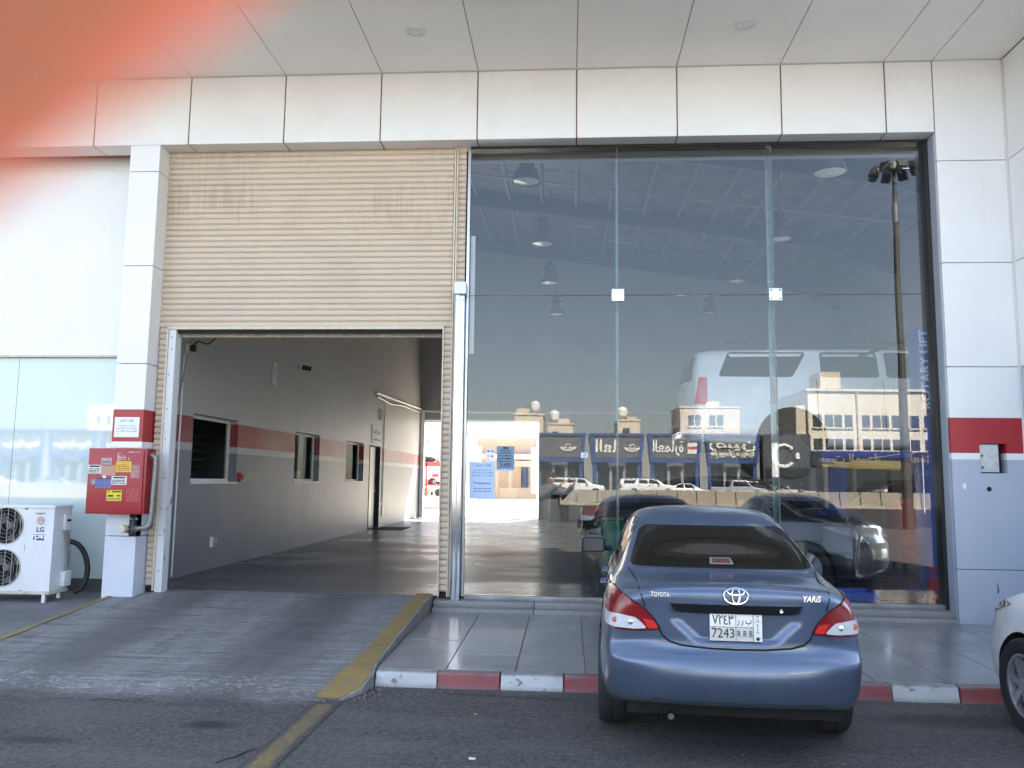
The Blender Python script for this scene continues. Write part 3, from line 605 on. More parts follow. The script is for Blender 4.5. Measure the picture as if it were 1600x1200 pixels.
# office behind the side wall
of = thing('office_room', 'dim office room seen through the inner windows', 'room', (-7, 15, 0))
B(-8.5, -8.4, 9.9, 26, 0, 3.3).build('wall', M_bwall, of); B(-8.5, -5.26, 9.8, 9.9, 0, 3.3).build('wall', M_bwall, of); B(-8.5, -5.26, 26, 26.1, 0, 3.3).build('wall', M_bwall, of); B(-8.5, -5.26, 9.8, 26.1, 3.3, 3.4).build('roof', M_bwall, of)
for i in range(9): B(-6.15, -5.75, 10.9, 12.9, 1.35 + i * .12, 1.372 + i * .12).build('shelf', M_purlin, of)
B(-5.6, -5.45, 10.75, 10.95, 1.52, 2.0).build('folder', M_paper, of); B(-5.55, -5.4, 15.6, 16.0, 1.5, 1.75).build('monitor', M_black, of); B(-5.5, -5.35, 16.05, 16.3, 1.5, 1.7).build('paper_stack', M_paper, of); B(-5.6, -5.4, 11.2, 11.7, 1.5, 1.6).build('binder', M_blue, of)
# back wall, right wall, roof
BY = 28.0
bw = thing('rear_wall', 'tall plain grey rear wall of the workshop with an open gateway', 'wall', (2, BY, .27))
mb = MB(); mb.box(-1.0, 9.25, BY, BY + .25, 0, 10.4).box(-5.05, -1.0, BY, BY + .25, 3.50, 10.4).box(-5.05, -4.93, BY, BY + .25, 0, 3.5); mb.build('wall_face', M_bwall, bw)
B(-5.03, -4.90, BY - .12, BY - .01, .27, 3.9).build('gate_column', M_alud, bw)
MB().tube([(-5.0, BY - .1, 3.87), (-4.0, BY - .1, 3.84), (9, BY - .1, 3.86)], .035, 8).build('pipe', M_wht, bw); MB().tube([(-4.9, BY - .1, 3.56), (-1.0, BY - .1, 3.56)], .03, 8).build('pipe', M_wht, bw)
rw = tag(MB().box(9.05, 9.25, 9.35, 11, 0, 10).box(9.05, 9.25, 20.4, BY, 0, 10).box(9.05, 9.25, 11, 20.4, 4.9, 10).build('workshop_side_wall', M_bwall), 'plain grey side wall deep inside the workshop at the right', 'wall')  # wide opening out of view, added to let daylight into the workshop
fw = thing('front_wall', 'inner front wall above and beside the showroom glass', 'wall', (2, 9.5, 0))
B(-5.05, 9.05, YG + .31, YG + .5, 5.46, 10.4).build('wall_face', M_bwall, fw); B(4.08, 9.05, 9.37, 9.55, .27, 5.46).build('wall_face', M_bwall, fw); B(-5.05, -4.81, YG + .05, YG + .2, .0, 3.3).build('wall_face', M_iwall, fw); B(-5.05, -1.3, YG + .2, YG + .32, 3.32, 5.46).build('wall_face', M_bwall, fw)
rf = thing('workshop_roof', 'sloping steel workshop roof with dark rafters and foil lining', 'roof', (2, 18, 9))
zrf = lambda x: 8.28 + (9.05 - x) * .133
def roof_slab(x0, x1, y0, y1, nm, m_, t0=0, t1=.25): MB().hexa([(x0, y0, zrf(x0) + t0), (x1, y0, zrf(x1) + t0), (x1, y1, zrf(x1) + t0), (x0, y1, zrf(x0) + t0), (x0, y0, zrf(x0) + t1), (x1, y0, zrf(x1) + t1), (x1, y1, zrf(x1) + t1), (x0, y1, zrf(x0) + t1)]).build(nm, m_, rf)
M_sky = bpy.data.materials.new('translucent_sheet'); M_sky.use_nodes = True; N, L, p = nodes(M_sky); tb_ = N.new('ShaderNodeBsdfTranslucent'); tb_.inputs[0].default_value = (.28, .29, .29, 1); L.new(tb_.outputs[0], N['Material Output'].inputs[0])  # sheet for roof strips added only to pass light inside
roof_slab(-5.3, 9.3, 16.4, 28.4, 'lining', M_roof); roof_slab(-5.3, 9.3, 9.4, 10.0, 'lining', M_roof); xs_ = [-5.3, 4.2, 5.3, 6.8, 7.9, 9.3]
for i in range(5): roof_slab(xs_[i], xs_[i + 1], 10.0, 16.4, 'skylight_sheet' if i % 2 else 'lining', M_sky if i % 2 else M_roof, .02 if i % 2 else 0, .03 if i % 2 else .25)  # unseen translucent strips added to the roof to brighten the interior
for y in (13.0, 18.0, 23.0, 27.8):
    q = [(-5.0, zrf(-5)), (-5.0, zrf(-5) - .42), (7.2, zrf(7.2) - .42), (9.0, zrf(9) - .95), (9.0, zrf(9))]
    MB().prism(q, 'y', y - .08, y + .08).build('rafter', M_beam, rf)
for i in range(15):
    x = -4.6 + i * .95; MB().hexa([(x, 9.5, zrf(x) - .17), (x + .06, 9.5, zrf(x) - .17), (x + .06, 27.9, zrf(x) - .17), (x, 27.9, zrf(x) - .17), (x, 9.5, zrf(x) - .005), (x + .06, 9.5, zrf(x) - .005), (x + .06, 27.9, zrf(x) - .005), (x, 27.9, zrf(x) - .005)]).build('purlin', M_purlin, rf)
for i in range(16):
    x = random.uniform(-3, 4.5); y = random.uniform(17, 27); l = random.uniform(.4, 1.0); z0 = zrf(x) - .03
    MB().hexa([(x, y, z0), (x + l, y + .03, z0 - .1), (x + l, y + .09, z0 - .1), (x, y + .07, z0), (x, y, z0 + .02), (x + l, y + .03, z0 - .06), (x + l, y + .09, z0 - .06), (x, y + .07, z0 + .02)]).build('foil_strip', mat('loose_foil', (.9, .92, .95), .15, 1.), rf)
MB().tube([(-5, 20.2, zrf(-5) - .5), (8, 20.2, zrf(8) - .5)], .03, 6).build('tie_rod', M_purlin, rf)
# high bay lamps
def lamp(x, y, zb, label, d=.5):
    t = thing('high_bay_lamp', label, 'lamp', (x, y, zb), group='high bay lamps hanging in the workshop', local=True); R_ = d / 2
    MB().lathe([(R_, 0), (R_ * .97, .03), (R_ * .86, .16), (R_ * .62, .26), (R_ * .42, .30), (R_ * .40, .30), (R_ * .58, .25), (R_ * .82, .15), (R_ * .93, .03)], n=28, closed=True).build('shade', mat('lamp_shade_alu', (.06, .063, .07), .4, .3), t, smooth=True)
    MB().lathe([(.0, -.015), (R_ * .35, 0), (R_ * .9, .028), (0, .03)], n=24).build('lens', mat('ribbed_lens', (.80, .82, .82), .25), t, smooth=True)
    MB().lathe([(0, .62), (.10, .62), (.11, .58), (.11, .36), (.13, .34), (.13, .30), (0, .30)], n=16).build('ballast_box', M_frame, t, smooth=True)
    for s in (-1, 1): B(s * .14 - .02, s * .14 + .02, -.02, .02, .42, .47).build('lug', M_frame, t)
    MB().tube([(0, 0, .62), (.01, 0, zrf(x) - zb - .15)], .012, 6).build('cord', M_black, t)
    return t
lamp(-.73, 13.6, 6.62, 'nearest high bay lamp of the left row, with a wide shade')
lamp(-.60, 18.0, 6.80, 'second high bay lamp of the left row, its bulb bright'); lamp(-.52, 21.7, 6.80, 'third high bay lamp of the left row'); lamp(-.40, 26, 6.82, 'farthest high bay lamp of the left row, hanging lowest')
lamp(4.37, 13.7, 6.74, 'nearest high bay lamp of the right row, showing its pale underside', .56); lamp(4.55, 17.7, 6.78, 'second high bay lamp of the right row near the glass joint'); lamp(4.39, 21.6, 6.80, 'third high bay lamp of the right row above the lifted car'); lamp(4.43, 26, 6.85, 'farthest high bay lamp of the right row')
# side wall fittings
tl = thing('wall_light', 'vertical white fluorescent fitting on the bay wall above the second window', 'light', (-5.0, 13.7, 3.15)); B(-5.05, -5.0, 13.62, 13.76, 3.14, 3.52).build('body', M_wht, tl, bevel=.004); MB().tube([(-4.985, 13.69, 3.18), (-4.985, 13.69, 3.48)], .016, 8).build('tube', M_plastic, tl)
t2 = thing('wall_light', 'small white fluorescent fitting on the bay wall above the navy door', 'light', (-5.0, 21.8, 3.12)); B(-5.05, -5.0, 21.72, 21.86, 3.12, 3.42).build('body', M_wht, t2, bevel=.004); MB().tube([(-4.985, 21.79, 3.15), (-4.985, 21.79, 3.39)], .016, 8).build('tube', M_plastic, t2)
cm = thing('security_camera', 'small dark security camera on the bay wall beside the fluorescent fitting', 'camera', (-5.0, 15.05, 3.6)); B(-5.05, -5.0, 15.0, 15.1, 3.58, 3.68).build('mount', M_wht, cm); MB().tube([(-5.0, 15.08, 3.63), (-4.84, 15.12, 3.60)], .045, 12).build('housing', M_black, cm, smooth=True)
ds = thing('door_sign', 'white customer reception sign on the wall above the navy door', 'sign', (-5.04, 21.4, 2.47)); B(-5.05, -5.03, 20.95, 21.92, 2.47, 2.95).build('board', M_paper, ds)
text('print', arabic('استقبال'), .17, M_ink, ds, (-5.028, 21.66, 2.78), right=(0, 1, 0), ext=.0005, width=.40); text('print', arabic('العملاء'), .17, M_ink, ds, (-5.028, 21.20, 2.78), right=(0, 1, 0), ext=.0005, width=.40); text('print', 'Customer Reception', .09, M_ink, ds, (-5.028, 21.43, 2.58), right=(0, 1, 0), ext=.0005)
cl = thing('fire_call_point', 'small red fire call point on the bay wall beside the first window', 'alarm', (-5.0, 12.45, 1.5)); B(-5.05, -5.0, 12.40, 12.56, 1.50, 1.63).build('box', M_redp, cl, bevel=.004); B(-5.0, -4.996, 12.44, 12.52, 1.53, 1.60).build('button_pane', M_black, cl)
sk = thing('wall_socket', 'white socket plate low on the grey part of the bay wall', 'socket', (-5.04, 11.6, .62)); B(-5.05, -5.03, 11.52, 11.60, .58, .72).build('plate', M_wht, sk, bevel=.003); B(-5.05, -5.03, 11.68, 11.72, .63, .69).build('plate', M_bwall, sk)
sk2 = tag(B(-5.05, -5.03, 22.3, 22.5, .55, .85).build('wall_socket', M_wht), 'white socket plate on the bay wall just beyond the navy door', 'socket')
jb = thing('junction_box', 'small junction box with a loose dark cable at the top of the bay opening', 'junction box', (-5, 10.45, 3.2)); B(-5.05, -4.99, 10.36, 10.46, 3.17, 3.30).build('box', M_wht, jb); B(-5.0, -4.94, 10.46, 10.55, 3.22, 3.30).build('plug', M_black, jb)
MB().tube([(-4.97, 10.5, 3.28), (-4.93, 10.55, 3.36), (-4.9, 10.8, 3.36), (-4.9, 11.1, 3.52)], .012, 6).build('cable', M_black, jb)
ch = MB(); pts = [Vector((-4.72, 9.75, 3.6)), Vector((-4.9, 9.95, 2.1)), Vector((-4.9, 9.6, 1.95))]
for i in range(30): a = Vector((-4.66, 9.95, 3.75)).lerp(Vector((-4.72, 9.5, 1.95)), i / 29); b_ = Vector((-4.66, 9.95, 3.75)).lerp(Vector((-4.72, 9.5, 1.95)), (i + .8) / 29); ch.tube([a, b_], .011, 5)
ch.build('shutter_chain', M_steel); tag(bpy.data.objects['shutter_chain'], 'steel pull chain slanting down beside the white guide rail', 'chain')
cn = thing('conduit_run', 'thin white cable conduit running along the bay wall towards the rear', 'conduit', (-5, 24, 3.8)); MB().tube([(-5.02, 21.25, 3.80), (-5.02, 28, 3.93)], .028, 6).build('tube', M_wht, cn); MB().tube([(-5.01, 21.3, 3.70), (-5.01, 23, 3.66), (-5.01, 24.5, 3.76), (-5.01, 27.9, 3.8)], .02, 6).build('cable', M_steel, cn); MB().tube([(-5.03, 22.3, 3.8), (-5.03, 22.3, .9)], .016, 6).build('tube', M_wht, cn)
tag(B(-4.95, -4.2, 20.9, 22.1, .272, .287).build('door_mat', mat('dark_mat', (.02, .02, .022), .95)), 'dark door mat on the bay floor in front of the navy door', 'mat')

# ------------------------------------------------------------------ back yard
pf = thing('rear_gate_frame', 'white portal frame of the rear gateway opening to the sunlit yard', 'gate', (-3, 29.3, .2))
B(-5.2, -.85, 29.2, 29.6, 3.05, 3.62).build('header', M_wht, pf); B(-1.12, -.85, 29.25, 29.55, .21, 3.05).build('post', M_wht, pf); B(-3.55, -3.27, 29.25, 29.55, .21, 3.05).build('post', M_wht, pf); B(-3.27, -3.1, 29.3, 29.5, 1.0, 2.75).build('bracket', M_wht, pf); B(-1.3, -1.12, 29.3, 29.5, 1.1, 2.7).build('bracket', M_wht, pf)
yw = thing('yard_wall', 'white yard wall at the left of the rear gateway', 'wall', (-9, 40, .2)); B(-16, -4.9, 40, 40.3, .2, 4.4).build('wall_face', M_wht, yw)
sd = thing('satellite_dish', 'pale round satellite dish on the white yard wall', 'satellite dish', (-6.8, 39.5, 3.6)); MB().lathe([(.45, 0), (.42, .05), (.25, .13), (0, .17), (0, .15), (.25, .11), (.41, .03)], (-6.72, 39.5, 3.75), 'Y', 28).build('dish', M_plastic, sd, smooth=True); MB().tube([(-6.72, 39.65, 3.75), (-6.72, 39.95, 3.2)], .04, 8).build('arm', M_steel, sd); MB().tube([(-6.72, 39.5, 3.3), (-6.72, 39.2, 3.5)], .03, 8).build('feed', M_steel, sd)
sh = thing('scrap_rack', 'red steel rack loaded with scrap parts beside the white yard wall', 'rack', (-6.6, 38.5, .2))
for x in (-7.2, -6.6, -5.75): B(x, x + .06, 38.2, 38.26, .8, 2.3).build('post', M_redp, sh)
for zz in (1.25, 2.15): B(-7.3, -5.6, 38.2, 39.2, zz, zz + .2 if zz > 2 else zz + .06).build('shelf', M_redp, sh)
for i in range(26):
    x = random.uniform(-7.2, -5.8); zz = random.choice((.82, 1.32, 1.32, 2.36)); s = random.uniform(.08, .2)
    MB().lathe([(0, -s * .6), (s * .8, -s * .4), (s, 0), (s * .7, s * .5), (0, s * .6)], (x, random.uniform(38.3, 39), zz + s * .6), random.choice('XYZ'), 7).build('scrap_part', random.choice((M_black, M_steel, M_frame, M_shutd, M_beam)), sh)
B(-6.3, -6.0, 38.18, 38.2, 1.65, 1.8).build('red_tag', M_redp, sh); B(-7.3, -7.27, 39.3, 39.33, 2.4, 3.3).build('frame_bar', M_steel, sh); B(-6.45, -6.42, 39.3, 39.33, 2.4, 3.3).build('frame_bar', M_steel, sh); B(-7.3, -5.6, 39.3, 39.33, 3.27, 3.3).build('frame_bar', M_steel, sh)
tb = thing('tan_house', 'tan rendered house wall with ledge beyond the rear gateway', 'building', (-5, 62, .2))
B(-14, 4, 60, 70, .2, 4.6).build('wall', M_tan, tb); B(-14, 4, 58.5, 60, 3.0, 3.35).build('ledge', mat('peach_render', (.50, .38, .27), .85), tb); B(-14, 4, 66, 76, 4.6, 10).build('upper_wall', M_tan, tb)
for x in (-3.1, ): B(x - .3, x + .3, 59.9, 60, 1.0, 2.5).build('window', M_shopglass, tb); B(x - .75, x + .75, 59.5, 60, 2.5, 2.9).build('window_hood', mat('peach_render', (0, 0, 0)), tb)
B(-4.6, -3.5, 65.9, 66, 6.2, 6.7).build('window', M_shopglass, tb); B(-4.7, -3.6, 65.9, 66, 4.8, 5.3).build('window', M_shopglass, tb)

# ================================================================== VEHICLES
def paint(name, col, metal=.45, rough=.32):
    m = mat(name, col, rough, metal, coat=.9, var=(5, .07)); N, L, p = nodes(m); pos, xyz = pos_xyz(N, L)
    dz = rng(N, L, xyz[2], .15, .7, .5, .04); dn_ = rng(N, L, noise(N, L, pos, 7, (1, 1, 1), 6, .7), .35, .75); old = p.inputs['Base Color'].links[0].from_socket
    L.new(mixc(N, L, mathn(N, L, 'MULTIPLY', dz, dn_), old, (.20, .18, .15)), p.inputs['Base Color']); L.new(rng(N, L, noise(N, L, pos, 12, (1, 1, 1), 5, .7), .3, .75, .02, .16), p.inputs['Coat Roughness']); return m
M_pblue = paint('slate_blue_paint', (.075, .112, .188), .5, .34); M_pwhite = paint('white_car_paint', (.74, .75, .76), 0, .35); M_pdark = paint('dark_grey_paint', (.016, .017, .02), .3, .4); M_pblack = paint('black_car_paint', (.012, .013, .016), .2, .3); M_psilver = paint('silver_car_paint', (.5, .51, .52), .6, .35)
M_cglass = mat('tinted_car_glass', (.017, .015, .012), .04, ior=1.28)
M_tail = mat('tail_lens_red', (.20, .006, .010), .12, coat=.6, bump=(120, .25, .004)); M_tailb = mat('tail_lens_bright_red', (.62, .03, .025), .12, coat=.6); M_tailw = mat('clear_lamp_lens', (.62, .66, .72), .1, .25, coat=.8, bump=(140, .8, .006)); M_amber = mat('amber_bulb', (.45, .12, .06), .3)
M_tyre = mat('tyre_rubber', (.018, .018, .019), .75, bump=(60, .3, .004)); M_rim = mat('wheel_silver', (.42, .43, .45), .3, .7); M_well = mat('wheel_well_black', (.008, .008, .008), .9)
NC = 5
def loft(st, pr, fr, rear, front, sub=2):
    """half-profile stations (y, zb, W, zs, wg, zt, wr, g) -> smooth closed body; rear and front give the y of the end caps at (x, z)"""
    rings = []
    for si, (y, zb, W, zs, wg, zt, wr, gg) in enumerate(st):
        P = [(W * pr[0] * k / NC, zb) for k in range(NC + 1)] + [(W * pr[i], zb + (zs - zb) * fr[i]) for i in range(1, len(fr) - 1)]
        a = W * pr[-1]; d = zt - zs
        deck = [(a, zs), (.91 * a, zs + .42 * d), (.78 * a, zs + .68 * d), (.60 * a, zs + .86 * d), (.32 * a, zs + .97 * d), (0, zt)]
        gh = [(a, zs), (wg, zs + .02), (wg + (wr - wg) * .5 + .012, zs + d * .52), (wr, zs + d * .90), (wr * .62, zt - .014), (0, zt)]
        P += [(q[0] * (1 - gg) + h[0] * gg, q[1] * (1 - gg) + h[1] * gg) for q, h in zip(deck, gh)]
        fn = rear if si == 0 else front if si == len(st) - 1 else None
        rings.append([(x, fn(x, z) if fn else y, z) for x, z in P])
    n = len(rings[0]); v = []; f = []; idx = []
    for R_ in rings:
        ids = list(range(len(v), len(v) + n)); v += R_
        left = []
        for k in range(n - 2, 0, -1): left.append(len(v)); q = R_[k]; v.append((-q[0], q[1], q[2]))
        idx.append(ids + left)
    m = len(idx[0])
    for a, c in zip(idx[:-1], idx[1:]):
        for k in range(m): f.append((a[k], a[(k + 1) % m], c[(k + 1) % m], c[k]))
    for ring, R_, fn, flip in ((idx[0], rings[0], rear, 0), (idx[-1], rings[-1], front, 1)):
        rows = n - 1 - 2 * NC                                        # rows of quads between bottom and top
        top = n - 1 - NC; lx = lambda k: ring[(m - k) % m]           # mirrored index
        def gid(r, c, side, cache={}):
            pass
        G_ = {}
        for s in (1, -1):
            for r in range(rows + 1):
                for c in range(NC + 1):
                    if s == -1 and c == 0: G_[(s, r, c)] = G_[(1, r, c)]; continue
                    if r == 0: k = c
                    elif r == rows: k = n - 1 - c
                    elif c == NC: k = NC + r
                    else:
                        b_, t_ = R_[c], R_[n - 1 - c]; s0, s1, sr = R_[NC][2], R_[top][2], R_[NC + r]
                        fz = (sr[2] - s0) / (s1 - s0); xx = b_[0] + (t_[0] - b_[0]) * fz
                        xx = xx * (sr[0] / max(1e-6, R_[NC][0] + (R_[top][0] - R_[NC][0]) * fz)); zz = b_[2] + (t_[2] - b_[2]) * fz
                        v.append((s * xx, fn(xx, zz), zz)); G_[(s, r, c)] = len(v) - 1; continue
                    G_[(s, r, c)] = ring[k] if s == 1 else (ring[k] if k in (0, n - 1) else lx(k))
            for r in range(rows):
                for c in range(NC):
                    q = (G_[(s, r, c)], G_[(s, r, c + 1)], G_[(s, r + 1, c + 1)], G_[(s, r + 1, c)])
                    f.append(q)
    me = bpy.data.meshes.new('body'); me.from_pydata(v, [], f)
    bm = bmesh.new(); bm.from_mesh(me); bmesh.ops.remove_doubles(bm, verts=bm.verts[:], dist=1e-5); bmesh.ops.recalc_face_normals(bm, faces=bm.faces[:]); bm.to_mesh(me); bm.free()
    return me
def apply_mods(me, mods):
    o = bpy.data.objects.new('tmp', me); COL.objects.link(o)
    for ty, kw in mods:
        m = o.modifiers.new('m', ty)
        for k, q in kw.items(): setattr(m, k, q)
    dg = bpy.context.evaluated_depsgraph_get(); out = bpy.data.meshes.new_from_object(o.evaluated_get(dg)); bpy.data.objects.remove(o); return out
VIEW = {'rear': lambda u, v: ((u, -3, v), (0, 1, 0)), 'front': lambda u, v: ((u, 9, v), (0, -1, 0)), 'left': lambda u, v: ((-3, u, v), (1, 0, 0)), 'right': lambda u, v: ((3, u, v), (-1, 0, 0)), 'top': lambda u, v: ((u, v, 4), (0, 0, -1))}
def rounded(poly, r, n=4):
    out = []; m = len(poly)
    for i in range(m):
        p0, p1, p2 = Vector(poly[i - 1]), Vector(poly[i]), Vector(poly[(i + 1) % m]); a = (p0 - p1); c = (p2 - p1); rr = min(r, a.length * .45, c.length * .45)
        A, C_ = p1 + a.normalized() * rr, p1 + c.normalized() * rr
        for k in range(n + 1): t = k / n; out.append(tuple(A * (1 - t) ** 2 + p1 * 2 * t * (1 - t) + C_ * t * t))
    return out
def patch(bvh, name, poly, view, m, parent, off=.003, grid=.06, skirt=.008, dirn=None):
    bm = bmesh.new(); vs = [bm.verts.new((u, v, 0)) for u, v in poly]; bm.faces.new(vs)
    us = [q[0] for q in poly]; ws = [q[1] for q in poly]
    for ax, lo, hi in ((0, min(us), max(us)), (1, min(ws), max(ws))):
        k = lo + grid
        while k < hi - .004:
            bmesh.ops.bisect_plane(bm, geom=bm.verts[:] + bm.edges[:] + bm.faces[:], plane_co=(k, 0, 0) if ax == 0 else (0, k, 0), plane_no=(1, 0, 0) if ax == 0 else (0, 1, 0)); k += grid
    nr = {}
    for v in list(bm.verts):
        o, d = VIEW[view](v.co.x, v.co.y); d = Vector(dirn) if dirn else Vector(d)
        h = bvh.ray_cast(Vector(o), d)
        if h[0] is None: bm.verts.remove(v); continue
        nn = h[1]; nn = -nn if nn.dot(d) > 0 else nn; nr[v] = nn; v.co = h[0] + nn * off
    be = [e for e in bm.edges if len(e.link_faces) == 1]
    ex = bmesh.ops.extrude_edge_only(bm, edges=be)['geom']; src = {}
    for g_ in ex:
        if isinstance(g_, bmesh.types.BMVert):
            best = min(nr, key=lambda q: (q.co - g_.co).length_squared); src[g_] = nr[best]
    for g_, nn in src.items(): g_.co -= nn * (off + skirt)
    bmesh.ops.recalc_face_normals(bm, faces=bm.faces[:])
    me = bpy.data.meshes.new(name); bm.to_mesh(me); bm.free()
    # make sure the front of the patch looks outwards
    me.materials.append(m); me.shade_smooth(); me.set_sharp_from_angle(angle=radians(50))
    return link(name, me, parent)
def on_body(bvh, view, u, v, off=0):
    o, d = VIEW[view](u, v); h = bvh.ray_cast(Vector(o), Vector(d)); n = h[1]; n = -n if n.dot(Vector(d)) > 0 else n; return h[0] + n * off, n
def seam(bvh, name, pts, view, parent, r=.004, m=None):
    q = []
    for a, c in zip(pts[:-1], pts[1:]):
        k = max(2, int((Vector(c) - Vector(a)).length / .03))
        for i in range(k): t = i / k; q.append((a[0] + (c[0] - a[0]) * t, a[1] + (c[1] - a[1]) * t))
    q.append(pts[-1]); P = []
    for u, v in q:
        try: P.append(on_body(bvh, view, u, v, .0005)[0])
        except Exception: pass
    return MB().tube(P, r, 6).build(name, m or M_well, parent)
def wheel(parent, x, y, z, r, wd, side, spokes=7, cover=False):
    t = MB(); hw = wd / 2; ri = r * .66
    t.lathe([(ri, -hw * .8), (r * .80, -hw), (r * .93, -hw * .96), (r * .985, -hw * .75), (r, -hw * .5), (r, -hw * .12), (r * .985, -hw * .10), (r * .985, hw * .02), (r, hw * .04), (r, hw * .5), (r * .985, hw * .75), (r * .93, hw * .96), (r * .80, hw), (ri, hw * .8), (ri, -hw * .8)], (x, y, z), 'X', 36)
    o = t.build('wheel', M_tyre, parent, smooth=True); s = side
    d = MB(); f0 = x + s * hw * .62
    d.lathe([(0, f0 - s * .03 - x), (ri * .97, f0 - s * .03 - x), (ri * 1.01, f0 + s * .02 - x), (ri * .94, f0 + s * .018 - x), (ri * .90, f0 - s * .02 - x)], (x, y, z), 'X', 32)
    for k in range(spokes):
        a = 2 * pi * k / spokes + .2; ca, sa = cos(a), sin(a); q = lambda rr, w_, h: (f0 + s * h, y + ca * rr - sa * w_, z + sa * rr + ca * w_)
        w0, w1 = ri * .10, ri * .17
        d.hexa([q(ri * .15, -w0, -.02), q(ri * .93, -w1, -.02), q(ri * .93, w1 * .4, -.02), q(ri * .15, w0, -.02), q(ri * .15, -w0, .022), q(ri * .93, -w1, .012), q(ri * .93, w1 * .4, .012), q(ri * .15, w0, .022)])
    d.lathe([(ri * .24, f0 - x), (ri * .24, f0 + s * .022 - x), (ri * .16, f0 + s * .03 - x), (0, f0 + s * .03 - x)], (x, y, z), 'X', 16)
    d.build('rim', mat('dark_rim', (.05, .05, .052), .5) if cover else M_rim, o, smooth=False)
    return o
def make_body(t, base, pnt, arches, pre=None):
    me = apply_mods(base, [('SUBSURF', dict(levels=3, subdivision_type='CATMULL_CLARK'))])
    if pre: pre(me)
    me.materials.clear(); me.materials.append(pnt); me.materials.append(M_well)
    cut = MB()
    for (x, y, z, r) in arches: cut.lathe([(0, x - .16), (r, x - .16), (r, x + .3), (0, x + .3)] if x > 0 else [(0, x - .3), (r, x - .3), (r, x + .16), (0, x + .16)], (0, y, z), 'X', 32)
    cm = cut.mesh('cut', M_well); bm = bmesh.new(); bm.from_mesh(cm); bmesh.ops.remove_doubles(bm, verts=bm.verts[:], dist=1e-5); bmesh.ops.recalc_face_normals(bm, faces=bm.faces[:]); bm.to_mesh(cm); bm.free()
    cm.materials.clear(); cm.materials.append(pnt); cm.materials.append(M_well)
    for q in cm.polygons: q.material_index = 1
    co = bpy.data.objects.new('cut', cm); COL.objects.link(co)
    me2 = apply_mods(me, [('BOOLEAN', dict(operation='DIFFERENCE', object=co, solver='EXACT'))]); bpy.data.objects.remove(co)
    me2.shade_smooth(); me2.set_sharp_from_angle(angle=radians(42)); me2.name = 'body'
    o = link('body', me2, t)
    bm = bmesh.new(); bm.from_mesh(me); bvh = BVHTree.FromBMesh(bm); bm.free()
    return o, bvh

# ---- sedan (local: rear bumper at y = 0, nose towards +y)
SED_ST = [tuple(q if i not in (2, 4, 6) else q * .96 for i, q in enumerate(r)) for r in [(0, .33, .70, .885, .6, 1.0, .5, 0), (.22, .31, .755, .92, .62, 1.008, .5, 0), (.46, .23, .785, .935, .64, 1.018, .52, 0), (.58, .20, .795, .94, .655, 1.03, .60, .3), (.75, .19, .80, .945, .68, 1.10, .585, .8), (1.0, .19, .81, .95, .685, 1.215, .55, 1), (1.2, .19, .81, .95, .69, 1.29, .53, 1),
          (1.42, .19, .81, .95, .695, 1.355, .53, 1), (1.8, .19, .81, .945, .70, 1.40, .54, 1), (2.25, .19, .81, .94, .70, 1.40, .55, 1), (2.6, .19, .81, .93, .70, 1.35, .56, 1), (2.9, .19, .81, .92, .70, 1.22, .60, 1), (3.2, .19, .81, .905, .70, 1.05, .65, .7), (3.34, .19, .81, .89, .70, .965, .66, .1), (3.6, .19, .80, .85, .7, .91, .6, 0), (3.85, .2, .77, .78, .6, .84, .5, 0), (3.98, .21, .73, .72, .6, .77, .5, 0), (4.1, .24, .62, .62, .5, .66, .4, 0)]]
SED_PR = [.90, .965, .995, 1.0, 1.0, .998, .99, .985, .965, .94, .90]; SED_FR = [0, .10, .26, .41, .445, .47, .545, .58, .76, .90, 1]
def sed_rear(x, z):
    prof = float(np.interp(z, [.2, .32, .40, .50, .557, .577, .591, .632, .652, .78, .90, .97, 1.0, 1.05], [.10, .05, .012, -.016, -.024, -.022, -.004, .052, .06, .053, .045, .032, .045, .09]))
    k = min(1, abs(x) / .72); return prof + .17 * k ** 3.0
def sed_front(x, z):
    prof = float(np.interp(z, [.2, .35, .5, .6, .7, .8], [4.06, 4.11, 4.12, 4.10, 4.03, 3.92])); return prof - .20 * min(1, abs(x) / .66) ** 2.4
def sed_pre(me):
    for v in me.vertices:                                            # pressed recess for the number plate
        if v.co.y < .3:
            hz = v.co.z; hw = .36 - .16 * max(0, min(1, (.80 - hz) / .14)); dx = max(0, min(1, (hw - abs(v.co.x)) / .05)); dz = max(0, min(1, (hz - .675) / .03)) * max(0, min(1, (.868 - hz) / .012)); v.co.y += .020 * dx * dz
MZ = 1.015
